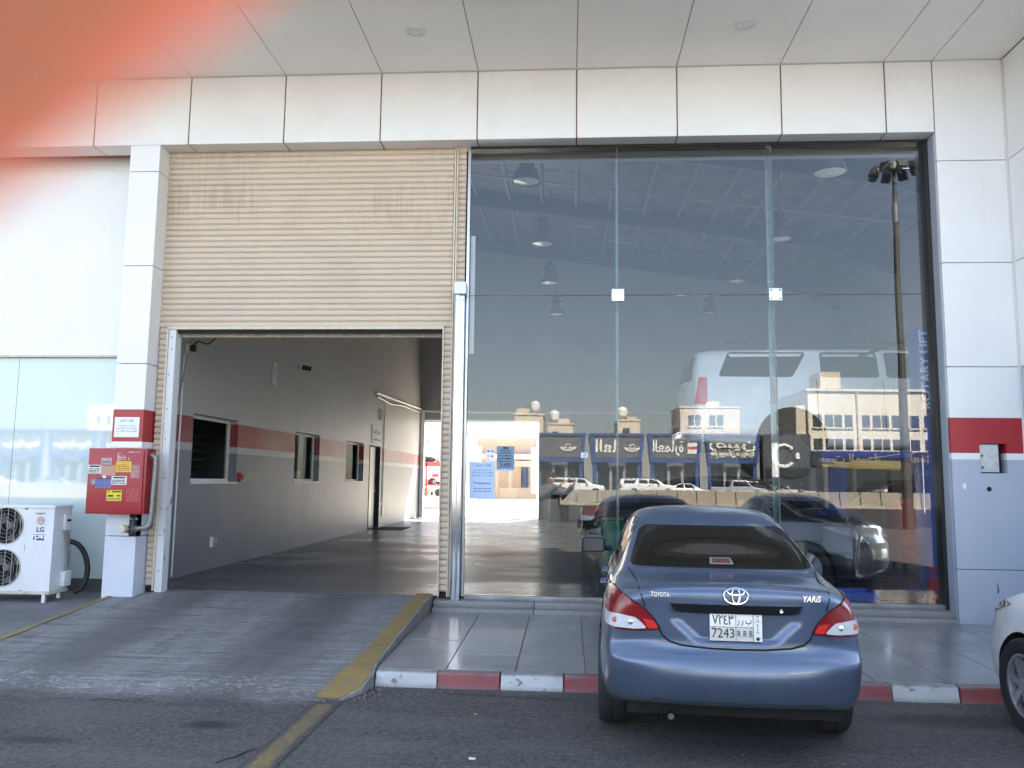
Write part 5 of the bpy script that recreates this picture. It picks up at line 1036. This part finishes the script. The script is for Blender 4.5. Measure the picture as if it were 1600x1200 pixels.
# pipework
fp = thing('standpipe', 'grey galvanised pipe with a valve beside the red cabinet', 'pipe', (-4.6, 8.95, 1.0))
MB().tube([(-4.66, 8.93, 1.79), (-4.61, 8.92, 1.80), (-4.578, 8.92, 1.775), (-4.572, 8.92, 1.70), (-4.59, 8.92, 1.08), (-4.60, 8.92, 1.03), (-4.64, 8.92, 1.005), (-4.78, 8.92, .99)], .027, 12).build('pipe', M_steel, fp, smooth=True)
MB().tube([(-4.592, 8.92, 1.05), (-4.598, 8.92, 1.03), (-4.64, 8.92, 1.006), (-4.66, 8.92, 1.003)], .036, 12).build('elbow', M_steel, fp, smooth=True); MB().tube([(-4.74, 8.92, .994), (-4.86, 8.92, .985)], .036, 12).build('coupling', M_steel, fp, smooth=True)
MB().lathe([(.04, -.01), (.045, .0), (.045, .05), (.03, .06), (.03, .12), (0, .12)], (-4.80, 8.86, .99), 'Y', 20).build('valve_body', M_steel, fp, smooth=True); MB().lathe([(0, 8.775), (.042, 8.78), (.044, 8.80), (.044, 8.86), (0, 8.86)], (-4.845, 0, .995), 'Y', 20).build('valve_cap', mat('cream_cap', (.55, .50, .36), .6), fp, smooth=True)
MB().tube([(-4.80, 8.93, 1.02), (-4.80, 8.95, 1.09), (-4.80, 8.97, 1.15)], .02, 10).build('valve_stem', M_frame, fp); B(-4.84, -4.76, 8.95, 8.99, 1.09, 1.105).build('valve_handle', M_steel, fp)
B(-4.90, -4.815, YF - .004, YF + .1, .90, 1.15).build('pillar_cutout', M_dark, fp)

# ================================================================== ACROSS THE ROAD (seen in the reflections)
SY = -65.4
def shop(x0, x1, label, sign=None, logo=None, red=None, group='grey and blue shop units across the road'):
    t = thing('shop_unit', label, 'shop', ((x0 + x1) / 2, SY, 0), group=group); cx = (x0 + x1) / 2
    B(x0 - .4, x1 + .4, SY - 9, SY - .6, 0, 6.1).build('wall', M_shoppil, t); B(x0 - .75, x0 + .05, SY - .6, SY + .25, 0, 6.15).build('pillar', M_shoppil, t)
    MB().prism([(x0 + .05, 3.85), (x1 + .0, 3.85), (x1 + .25, 6.05), (x0 - .2, 6.05)], 'y', SY - .3, SY + .35).build('sign_board', M_shopgrey, t)
    MB().prism([(x0 - .2, 6.05), (x1 + .25, 6.05), (x1 + .3, 6.3), (x0 - .25, 6.3)], 'y', SY - .3, SY + .5).build('top_trim', M_shopblue, t)
    for a, b_ in (((x0 + .05, x0 - .2), 1), ((x1 - .35, x1 - .1), 1)): MB().prism([(a[0], 3.4), (a[0] + .35, 3.4), (a[1] + .35, 6.05), (a[1], 6.05)], 'y', SY + .36, SY + .48).build('side_trim', M_shopblue, t)
    B(x0 + .05, x1, SY - .3, SY + .3, 3.4, 3.84).build('lower_trim', M_shopblue, t)
    for a in (x0 + .05, x1 - .45): MB().prism([(a, 0), (a + .45, 0), (a + .35, 3.4), (a + .05, 3.4)], 'y', SY - .2, SY + .25).build('column', M_shopblue, t)
    wd = (x1 - x0 - .9) / 3
    for i in range(3):
        wn = B(x0 + .5 + i * wd + .12, x0 + .5 + (i + 1) * wd - .12, SY - .5, SY - .42, .1, 3.1).build('window', M_shopglass, t)
    for i in range(1, 3): B(x0 + .5 + i * wd - .14, x0 + .5 + i * wd + .14, SY - .55, SY - .1, 0, 3.4).build('mullion', M_shoppil, t)
    B(x0 + 1.6, x1 - 1.6, SY - .28, SY + .34, 3.05, 3.38).build('door_sign', M_shopgrey, t)
    YL = SY + .37; M_let = mat('sign_letters', (.72, .70, .66), .5); R_ = (-1, 0, 0)
    for body, dx, z, size, w_ in sign or []: text('sign_lettering', arabic(body), size, M_let, t, (cx + dx, YL, z), right=R_, ext=.06, bold=.03, width=w_)
    if logo is not None:
        lm = MB(); lm.tube([(cx + logo + .8 * cos(a), YL + .03, 4.95 + .42 * sin(a)) for a in [radians(190 + 160 * k / 14) for k in range(15)]], .07, 5); lm.tube([(cx + logo + .8 * cos(a), YL + .03, 4.95 + .2 * sin(a)) for a in [radians(180 + 180 * k / 14) for k in range(15)]], .05, 5); lm.tube([(cx + logo + .25 * cos(a), YL + .03, 4.95 + .22 * sin(a)) for a in [2 * pi * k / 14 for k in range(15)]], .05, 5); lm.build('logo', M_let, t)
    if red: B(cx + red - .55, cx + red + .55, YL - .02, YL + .04, 4.3, 5.4).build('logo_panel', M_lab, t); B(cx + red - .5, cx + red + .5, YL + .04, YL + .06, 4.75, 5.0).build('logo_stripe', M_redp, t)
    return t
PX = [1.95 + 5.73 * k for k in range(-12, 4)]
gen = 'shop unit with grey sign board and blue trim in the row across the road'
for k, x in enumerate(PX[:-1]):
    a, c = x + .42, x + 5.73 - .38; i = k - 12
    if i == -1: shop(a, c, 'shop unit across the road, its grey sign showing only a bowl logo', logo=.9)
    elif i == 0: shop(a, c, 'shop unit across the road with a few large letters and a bowl logo', [('العا', -1.1, 4.95, 1.7, 2.0)], logo=1.5)
    elif i == 1: shop(a, c, 'shop unit across the road with a large word beside a red striped logo', [('العمارة', -.7, 4.95, 1.6, 3.0)], red=1.8)
    elif i == 2: shop(a, c, 'shop unit across the road with two rows of raised sign letters', [('رصين', 0, 5.3, 1.3, 4.6), ('رخام بورسلان سيراميك', 0, 4.4, .8, 4.6)])
    elif i <= -9: shop(a, c, gen, [('سيراميك ورخام', .2, 4.8, .9, 4.2)])
    else: shop(a, c, gen)
gs = thing('dark_shop', 'dark fronted shop with a big white ring logo, across the road', 'shop', (21.5, SY, 0))
B(19.4, 24.0, SY - 9, SY, 0, 6.3).build('wall', mat('charcoal_cladding', (.05, .052, .056), .5), gs); B(19.6, 23.8, SY, SY + .08, .1, 3.0).build('window', M_shopglass, gs)
rl = MB(); rl.tube([(21.4 + 1.05 * cos(a), SY + .15, 4.2 + 1.05 * sin(a)) for a in [radians(38 + 284 * k / 30) for k in range(31)]], .17, 6); rl.build('ring_logo', mat('sign_letters', (.7, .7, .7)), gs); B(22.55, 22.9, SY + .08, SY + .2, 3.9, 4.5).build('logo_tail', mat('sign_letters', (.7, .7, .7)), gs)
gd2 = thing('gold_sign_shop', 'dark shop front with gold lettering below the cream apartment block', 'shop', (31, SY, 0))
B(24.0, 44, SY - 6, SY, 0, 4.7).build('wall', mat('charcoal_cladding', (.05, .052, .056)), gd2); B(24, 44, SY, SY + .2, 3.25, 4.62).build('sign_board', mat('sign_black', (.02, .022, .024), .4), gd2)
M_gold = mat('gold_letters', (.35, .27, .14), .4, .4)
for i in range(5): B(24.4 + i * 3.9, 27.9 + i * 3.9, SY + .0, SY + .06, .1, 3.0).build('window', M_shopglass, gd2)
text('sign_lettering', arabic('بيت الميدان'), 1.2, M_gold, gd2, (28.0, SY + .22, 3.95), right=(-1, 0, 0), ext=.05, bold=.02, width=6.2); text('sign_lettering', arabic('العقارية'), 1.0, M_gold, gd2, (35.0, SY + .22, 4.0), right=(-1, 0, 0), ext=.05, bold=.02, width=3.5)
def windows(t, xs, z0, z1, y, arch=False):
    for x0, x1 in xs:
        w_ = B(x0, x1, y - .02, y + .02, z0, z1).build('window', mat('far_window', (.045, .05, .055), .15), t); B(x0 - .08, x1 + .08, y, y + .18, z0 - .16, z0 - .03).build('sill', M_cream2, w_)
        if x1 - x0 > 1.2: B((x0 + x1) / 2 - .05, (x0 + x1) / 2 + .05, y + .02, y + .05, z0, z1).build('mullion', M_cream2, w_)
ap = thing('apartment_block', 'cream apartment block with two rows of dark windows above the gold lettered shop', 'building', (34, -69, 0)); yb = -69.4
B(25.0, 46, yb - 12, yb, 0, 11.1).build('wall', M_cream2, ap); B(24.8, 46.2, yb - 12.2, yb + .25, 11.1, 11.35).build('parapet', M_cream2, ap); B(26.9, 29.0, yb - 6, yb - 2, 11.35, 13.4).build('stair_tower', M_cream, ap); B(23.9, 25.0, yb - 9, yb - .5, 0, 9.6).build('side_wing', M_cream, ap)
for z0, z1 in ((7.3, 8.6), (4.95, 6.1)): windows(ap, [(25.4, 26.3), (26.6, 28.3), (28.6, 29.4), (30.4, 31.2), (31.5, 33.2), (33.5, 34.3), (35.4, 36.3), (36.8, 38.3), (38.8, 39.6), (40.6, 42.2), (43, 44.6)], z0, z1, yb)
for x in (29.95, 34.9, 40.1): B(x - .08, x + .08, yb, yb + .22, 4.7, 11.1).build('pilaster', M_cream, ap)
def house(name, label, x0, x1, z1, y, m_, wins_=(), tank=None, z0=0, tower=None):
    t = thing(name, label, 'building', ((x0 + x1) / 2, y, 0)); B(x0, x1, y - 8, y, z0, z1).build('wall', m_, t); B(x0 - .1, x1 + .1, y - 8.1, y + .1, z1, z1 + .2).build('parapet', m_, t)
    windows(t, wins_, z1 - 2.0, z1 - .8, y)
    if tower: B(*tower[:2], y - 5, y - 1.5, z1 + .2, tower[2]).build('stair_tower', m_, t)
    if tank: 
        k = MB().lathe([(0, .0), (.5, .05), (.62, .4), (.6, .9), (.35, 1.15), (0, 1.25)], (tank, y - 2, z1 + .6), 'Z', 16).build('water_tank', M_plastic, t, smooth=True)
        for a in (-.4, .4):
            for b_ in (-.4, .4): B(tank + a - .05, tank + a + .05, y - 2 + b_ - .05, y - 2 + b_ + .05, z1 + .2, z1 + .75).build('tank_leg', M_steel, k)
    return t
house('cream_house', 'cream house with a domed roof tank behind the bowl logo shop', -6.2, -2.9, 8.9, -76, M_cream, [(-5.6, -4.8)], -3.9, tower=(-6.1, -4.6, 9.8)); house('cream_house', 'narrow beige house with a white roof tank beside the domed tank house', -2.4, .6, 7.9, -76, M_cream, [(-1.9, -1.1)], -1.6, tower=(-1.2, .2, 8.7))
house('cream_house', 'small beige house with a roof tank above the large letter shop', 5.6, 8.1, 8.3, -76, M_cream, [(6.1, 6.9)], 6.2, tower=(6.7, 7.8, 8.9)); house('cream_house', 'wide cream house with paired windows above the raised letter shop', 12.3, 19.0, 9.7, -74, M_cream, [(13.2, 14.6), (15.6, 17.2)], tower=(15.5, 17, 10.6))
house('cream_house', 'pale cream house with small windows above the left end of the shop row', -53.8, -42, 9.1, -70, M_cream2, [(-52.9, -52.4), (-51.7, -51.2), (-49, -48.5)], -47.9, tower=(-49.6, -47.2, 9.9)); house('cream_house', 'low tan house far along the shop row', -30, -19, 8.4, -78, M_cream, [(-28, -27), (-24, -23)], -21)
# road dividers
BYR = 18.6 - 55
random.seed(5)
bs = B(-.62, .62, -.16, .16, 0, .98).mesh('concrete_block', M_barrier); bm = bmesh.new(); bm.from_mesh(bs)
for v in bm.verts:
    if v.co.z < .1: v.co.y *= 1.9
bm.to_mesh(bm and bs); bm.free(); bev(bs, .02, 1)
for i in range(70):
    o = link('barrier_block', bs, None, (-62 + i * 1.29, BYR, 0)); tag(o, 'sand coloured concrete barrier block in the line along the middle of the road', 'barrier', 'concrete barrier blocks along the road')
wp = MB().box(-.34, .34, -.05, .05, .12, 1.0).box(-.3, -.2, -.25, .25, 0, .12).box(.2, .3, -.25, .25, 0, .12).mesh('plastic_barrier', M_plastic)
for i in range(11):
    o = link('plastic_barrier', wp, None, (6.4 + i * 1.0 + (i % 3) * .12, -39.6, 0)); tag(o, 'white plastic barrier panel standing behind the concrete blocks', 'barrier', 'white plastic barriers across the road')
tag(B(-120, 120, -72, -58, 0, .14).build('far_pavement', mat('far_paving', (.36, .32, .27), .85, var=(.5, .1))), kind='structure')
tag(MB().quad((-300, -57.9, .004), (300, -57.9, .004), (300, -13, .004), (-300, -13, .004)).build('road', mat('road_asphalt', (.032, .031, .030), .9, var=(.4, .2))), kind='structure')
tag(B(-120, 120, -38.2, -35, .004, .10).build('road_median', M_sand), kind='structure')
# vehicles over the road
def slots(m): return {'white_car_paint': m, 'dark_grey_paint': m}
csrc = suv('white_suv', 'white SUV parked before the bowl logo shop across the road', (-1.9, -59.4, .0), -pi / 2, M_pwhite, 'vehicles across the road'); csrc.location = (-1.9, -56.6, 0)
copy_tree(csrc, loc=(4.4, -56.6, 0))['label'] = 'white SUV parked before the large letter shop across the road'
x = copy_tree(csrc, loc=(14.2, -57.6, 0), slots={'white_car_paint': M_pblack}); x['label'] = 'black SUV parked before the raised letter shop across the road'; x.name = 'black_suv'
for nm, lab, loc, rz, m_ in (('silver_sedan', 'white and silver sedan parked before the red striped shop sign', (8.3, -56.4, 0), -pi / 2, M_pwhite), ('black_sedan', 'black sedan parked just left of the ring logo shop across the road', (17.6, -56.8, 0), -pi / 2, M_pblack), ('silver_sedan', 'silver sedan glinting in the sun before the gold lettered shop', (25.2, -52.5, 0), -pi / 2, M_psilver), ('white_sedan', 'white sedan parked before the far left shops across the road', (-56, -56, 0), -pi / 2, M_pwhite), ('silver_sedan', 'silver sedan parked second from the left end across the road', (-50, -56, 0), -pi / 2, M_psilver)):
    c = copy_tree(idk, loc=loc, rz=rz, slots={'dark_grey_paint': m_}); c.name = nm; c['label'] = lab; c['group'] = 'vehicles across the road'
pk = thing('pickup_truck', 'silver pickup truck parked before the shop with the red striped logo', 'pickup', (12.6, -56.6, 0), -pi / 2, 'vehicles across the road', local=True)
MB().prism([(0, .5), (4.9, .5), (4.95, .85), (4.7, 1.02), (3.7, 1.12), (3.1, 1.72), (1.9, 1.74), (1.75, 1.15), (0, 1.12)], 'x', -.85, .85).build('body', M_psilver, pk, bevel=.06); MB().prism([(1.95, 1.2), (3.5, 1.2), (3.05, 1.62), (2.0, 1.62)], 'x', -.862, .862).build('side_window', M_cglass, pk); B(-.72, .72, .1, 1.7, 1.12, 1.135).build('bed', M_well, pk)
for s in (-1, 1):
    for y in (1.0, 3.9): wheel(pk, s * .78, y, .38, .38, .24, s, 6)
# light mast and crane
lm_ = thing('light_mast', 'tall tapered steel light mast with a ring of floodlights', 'light mast', (11.85, -11.4, 0))
MB().tube([(11.85, -11.4, 0), (11.85, -11.4, 6), (11.85, -11.4, 11.2), (11.85, -11.4, 13.2)], [.20, .125, .085, .06], 14).build('pole', mat('mast_steel', (.085, .08, .07), .6, .3, var=(8, .15)), lm_, smooth=True); MB().lathe([(.11, 11.0), (.11, 11.7), (0, 11.7)], (11.85, -11.4, 0), 'Z', 14).build('collar', M_steel, lm_)
MB().lathe([(.12, 12.9), (.3, 12.95), (.3, 13.2), (0, 13.35)], (11.85, -11.4, 0), 'Z', 16).build('head_frame', M_steel, lm_)
for k in range(8):
    a = 2 * pi * k / 8; cx, cy = 11.85 + .72 * cos(a), -11.4 + .72 * sin(a); MB().tube([(11.85, -11.4, 13.05), (cx, cy, 13.0)], .03, 6).build('bracket', M_steel, lm_); q = MB().box(-.15, .15, -.09, .09, -.15, .15); q.v = [(cx + p[0] * cos(a + pi / 2) - (p[1] + p[2] * .5) * sin(a + pi / 2), cy + p[0] * sin(a + pi / 2) + (p[1] + p[2] * .5) * cos(a + pi / 2), 12.95 + p[2]) for p in q.v]; q.build('floodlight', M_frame, lm_)
cr_ = thing('crane_truck', 'yellow telescopic crane boom of a truck standing across the road', 'crane', (21, -41.4, 0)); M_cy = mat('crane_yellow', (.23, .19, .06), .6, var=(2, .15))
yc_ = -41.4
MB().box(19.7, 23.75, yc_ - .25, yc_ + .25, 2.55, 3.15).build('boom', M_cy, cr_, bevel=.03); B(18.6, 19.7, yc_ - .2, yc_ + .2, 2.62, 3.02).build('boom_section', M_cy, cr_, bevel=.02); B(17.8, 18.6, yc_ - .14, yc_ + .14, 2.68, 2.92).build('boom_section', M_cy, cr_); MB().tube([(20.6, yc_, 3.2), (24.0, yc_, 3.75)], .04, 6).build('cable', M_cy, cr_); MB().tube([(23.75, yc_, 2.9), (23.85, yc_, 3.6), (24.4, yc_, 3.75)], .06, 8).build('mast_bracket', M_cy, cr_)
B(19.5, 25.6, yc_ - 1.0, yc_ + 1.0, .75, 1.0).build('chassis', M_frame, cr_); B(24.0, 25.6, yc_ - 1.0, yc_ + 1.0, 1.0, 2.3).build('cab', M_frame, cr_, bevel=.08); B(22.4, 23.4, yc_ - .4, yc_ + .4, 1.0, 2.55).build('turret', M_frame, cr_, bevel=.05); B(24.3, 25.3, yc_ + 1.0, yc_ + 1.01, 1.5, 2.1).build('window', M_cglass, cr_)
for x in (20.2, 21.3, 24.9):
    for s in (-1, 1): MB().lathe([(0, -.15), (.42, -.15), (.46, -.1), (.46, .1), (.42, .15), (0, .15)], (x, yc_ + s * .9, .46), 'Y', 20).build('wheel', M_tyre, cr_, smooth=True)
bp_ = thing('sign_pole', 'slender white pole standing by the road before the gold lettered shop', 'pole', (19.3, -28, 0)); MB().tube([(19.3, -28, 0), (19.3, -28, 3.0)], .035, 8).build('shaft', M_wht, bp_); MB().lathe([(0, 0), (.15, 0), (.15, .03), (0, .03)], (19.3, -28, 0), 'Z', 12).build('base', M_steel, bp_)

# ================================================================== PHOTOGRAPHER (fingertip over a lens corner, figure reflected in the glass)
def skin(edges_pts, radii, edges, m, name, parent, sub=2, root=0):
    me = bpy.data.meshes.new(name); me.from_pydata([tuple(p) for p in edges_pts], edges, [])
    o = bpy.data.objects.new('tmp', me); COL.objects.link(o); o.modifiers.new('s', 'SKIN'); md = o.modifiers.new('d', 'SUBSURF'); md.levels = sub
    sv = me.skin_vertices[0].data
    for i, r in enumerate(radii): sv[i].radius = (r, r) if not isinstance(r, tuple) else r
    sv[root].use_root = True
    dg = bpy.context.evaluated_depsgraph_get(); out = bpy.data.meshes.new_from_object(o.evaluated_get(dg)); bpy.data.objects.remove(o)
    out.materials.clear(); out.materials.append(m); out.shade_smooth(); out.name = name
    return link(name, out, parent)
pe = thing('person', 'person in a grey robe holding up a phone, one fingertip over its lens', 'person', (-.46, -.42, 0), local=True); pe.location = (0, 0, 0)
R3 = np.stack([xc, yc, zc], 1)
Rw = np.linalg.inv(np.diag([1, -1, -1]) @ R3)                        # camera (right, up, back) -> world
def cw(r, u, f): q = Rw @ np.array([r, u, -f]); return Vector((q[0], q[1], q[2] + EYE))
def pxd(px, py): return Vector(((px - 800) / 1290, (600 - py) / 1290, 1.0))
d1, d2 = pxd(392, 0), pxd(0, 272); DF = .0135; RF = .0078
ax_ = (d1 - d2).normalized(); nn = Vector((-ax_.y, ax_.x, 0)); mid = (d1 + d2) * .5
axis_pt = lambda s: Vector((mid.x * DF, mid.y * DF, DF)) + nn * RF + ax_ * s
# hand: wrist, palm, index finger reaching over the lens, three more fingers beside it, thumb behind the phone
W_ = Vector((-.135, -.075, -.055)); palm = Vector((-.098, -.035, -.022))
tip, dip, pip = axis_pt(.011), axis_pt(-.013), axis_pt(-.037) + Vector((0, 0, -.004)); mcp = Vector((-.072, -.010, -.010))
P_ = [W_, palm]; Rr = [.026, .027]; E_ = [(0, 1)]
def chain(pts, rad, at=1):
    b = len(P_); P_.extend(pts); Rr.extend(rad); E_.append((at, b)); E_.extend((b + i, b + i + 1) for i in range(len(pts) - 1))
chain([mcp, pip, dip, tip], [.0115, .0092, .0083, .0068])
for k in range(1, 4):
    o_ = Vector((-.004, -.0195 * k, -.001 * k)); l = (1.06, 1.0, .8)[k - 1]
    chain([mcp + o_, mcp + o_ + Vector((.020, .004, .018)) * l, mcp + o_ + Vector((.034, .006, .018)) * l * .85, mcp + o_ + Vector((.044, .006, .010)) * l * .8], [.0108, .0088, .0078, .0064])
chain([Vector((-.090, -.055, -.042)), Vector((-.060, -.040, -.040)), Vector((-.030, -.030, -.030))], [.0125, .0105, .0085])
hand = skin([cw(*p) for p in P_], Rr, E_, M_skin, 'hand', pe, 2, 1)
ph = MB(); cs_ = [cw(x, y, z) for z in (-.0105, -.003) for (x, y) in ((-.016, -.058), (.122, -.058), (.122, .011), (-.016, .011))]; ph.hexa([tuple(q) for q in cs_]); pho = ph.build('phone', mat('phone_black', (.02, .02, .022), .25)); tag(pho, 'black phone held up in landscape by the person in a grey robe', 'phone')
wl = cw(*W_); wr_ = cw(.15, -.075, -.055)
HX, HY = -.42, -.42                                                  # where the person stands
bp3 = [Vector((HX, HY, .95)), Vector((HX, HY, 1.15)), Vector((HX, HY + .01, 1.36)), Vector((HX + .01, HY + .02, 1.47)), Vector((HX + .03, HY + .06, 1.585)), Vector((HX + .035, HY + .065, 1.70)),
       Vector((HX - .19, HY, 1.39)), Vector((HX - .21, HY + .13, 1.16)), wl, Vector((HX + .20, HY, 1.39)), Vector((HX + .30, HY + .16, 1.20)), wr_, cw(.12, -.03, -.03),
       Vector((HX - .10, HY, .88)), Vector((HX - .11, HY + .02, .48)), Vector((HX - .11, HY - .02, .09)), Vector((HX - .12, HY + .13, .03)), Vector((HX + .10, HY, .88)), Vector((HX + .11, HY + .02, .48)), Vector((HX + .11, HY - .02, .09)), Vector((HX + .12, HY + .13, .03))]
br3 = [.15, .14, .16, .06, .088, .075, .065, .05, .028, .065, .05, .028, .03, .095, .06, .042, .04, .095, .06, .042, .04]
be3 = [(0, 1), (1, 2), (2, 3), (3, 4), (4, 5), (2, 6), (6, 7), (7, 8), (2, 9), (9, 10), (10, 11), (11, 12), (0, 13), (13, 14), (14, 15), (15, 16), (0, 17), (17, 18), (18, 19), (19, 20)]
skin(bp3, br3, be3, M_skin, 'body', pe, 2, 0)
rob = MB(); nseg = 28
for z_, rx, ry in ((.06, .30, .24), (.5, .265, .20), (.95, .235, .185), (1.2, .225, .17), (1.36, .245, .15), (1.44, .17, .12), (1.50, .085, .085)):
    for k in range(nseg): a = 2 * pi * k / nseg; f_ = 1 + (.05 * sin(a * 7) if z_ < .9 else 0); rob.v.append((HX + rx * cos(a) * f_, HY + ry * sin(a) * f_, z_))
for i in range(6):
    for k in range(nseg): rob.f.append((i * nseg + k, i * nseg + (k + 1) % nseg, (i + 1) * nseg + (k + 1) % nseg, (i + 1) * nseg + k))
for sh_, el_, wr in ((bp3[6], bp3[7], wl), (bp3[9], bp3[10], wr_)): rob.tube([sh_ + Vector((0, 0, .01)), sh_.lerp(el_, .5), el_, el_.lerp(wr, .45), el_.lerp(wr, .8)], [.085, .08, .07, .06, .055], 14)
rob.build('robe', M_robe, pe, smooth=True)
hm = MB().lathe([(0, .118), (.05, .108), (.085, .07), (.098, .02), (.09, -.03), (.07, -.06)], (HX + .03, HY + .045, 1.665), 'Z', 20).build('hair', M_hair, pe, smooth=True)
fx, fy = HX + .033, HY + .148
nz = MB().hexa([(fx - .014, fy - .01, 1.60), (fx + .014, fy - .01, 1.60), (fx + .012, fy + .022, 1.605), (fx - .012, fy + .022, 1.605), (fx - .006, fy - .02, 1.655), (fx + .006, fy - .02, 1.655), (fx + .004, fy - .002, 1.655), (fx - .004, fy - .002, 1.655)]).build('nose', M_skin, pe)
for s in (-1, 1): MB().lathe([(0, .008), (.012, .004), (.012, -.004), (0, -.008)], (fx + s * .033, fy - .018, 1.645), 'Y', 12).build('eye', M_hair, pe); MB().lathe([(0, .012), (.028, .006), (.03, -.004), (0, -.01)], (HX + .033 + s * .095, HY + .06, 1.63), 'X', 12).build('ear', M_skin, pe, smooth=True)
MB().box(fx - .025, fx + .025, fy - .02, fy - .004, 1.565, 1.575).build('mouth', mat('lip', (.35, .12, .10), .5), pe)

# ------------------------------------------------------------------ litter and cracks on the asphalt
def scrap(name, label, x, y, r, m_, seed):
    rr = random.Random(seed); pts = [(x + r * rr.uniform(.6, 1.2) * cos(a), y + r * .7 * rr.uniform(.6, 1.2) * sin(a)) for a in [2 * pi * k / 7 for k in range(7)]]
    return tag(MB().prism(pts, 'z', .004, .012).build(name, m_), label, 'litter')
scrap('paper_scrap', 'small white paper scrap at the foot of the yellow kerb', -1.73, 6.08, .022, M_paper, 1); scrap('paper_scrap', 'small pale scrap on the asphalt left of the blue sedan', -.54, 4.86, .02, M_lab, 2); scrap('orange_peel', 'tiny orange scrap on the asphalt before the red kerb block', -.617, 5.745, .014, mat('orange_scrap', (.5, .2, .03), .6), 3)
tw = MB(); rr = random.Random(4); q = [(-1.93 + .12 * t / 8 + rr.uniform(-.012, .012), 4.65 + .24 * t / 8 + rr.uniform(-.008, .008), .008) for t in range(9)]; tw.tube(q, [.002 + rr.uniform(0, .003) for _ in q], 5); tag(tw.build('twig', M_frame), 'thin dark twig lying on the asphalt beside the faded yellow line', 'twig')
ck = MB(); rr = random.Random(8); q = [(-1.05 + 1.1 * t / 26, 6.29 - .10 * t / 26 + rr.uniform(-.02, .02)) for t in range(27)]
for a, c in zip(q[:-1], q[1:]): ck.quad((a[0], a[1] - .004, .004), (c[0], c[1] - .004, .004), (c[0], c[1] + .005, .004), (a[0], a[1] + .005, .004))
tag(ck.build('asphalt_crack', M_dark), kind='structure')
gv = MB(); rr = random.Random(21)
for i in range(240):
    x, y = rr.uniform(-4.8, 3.2), rr.uniform(4.3, 6.3)
    if rr.random() < .45: y = rr.gauss(6.2, .08) if x > -1.5 else rr.gauss(5.85, .15)
    r = rr.uniform(.002, .005); gv.hexa([(x - r, y - r, .0), (x + r, y - r * .8, .0), (x + r * .9, y + r, .0), (x - r, y + r * .8, .0), (x - r * .5, y - r * .5, r * 1.3), (x + r * .6, y - r * .4, r), (x + r * .5, y + r * .5, r * 1.4), (x - r * .4, y + r * .6, r * 1.1)])
tag(gv.build('grit', mat('pale_grit', (.15, .145, .135), .9)), 'loose grit scattered over the asphalt and the ramp foot', 'grit', kind='stuff')
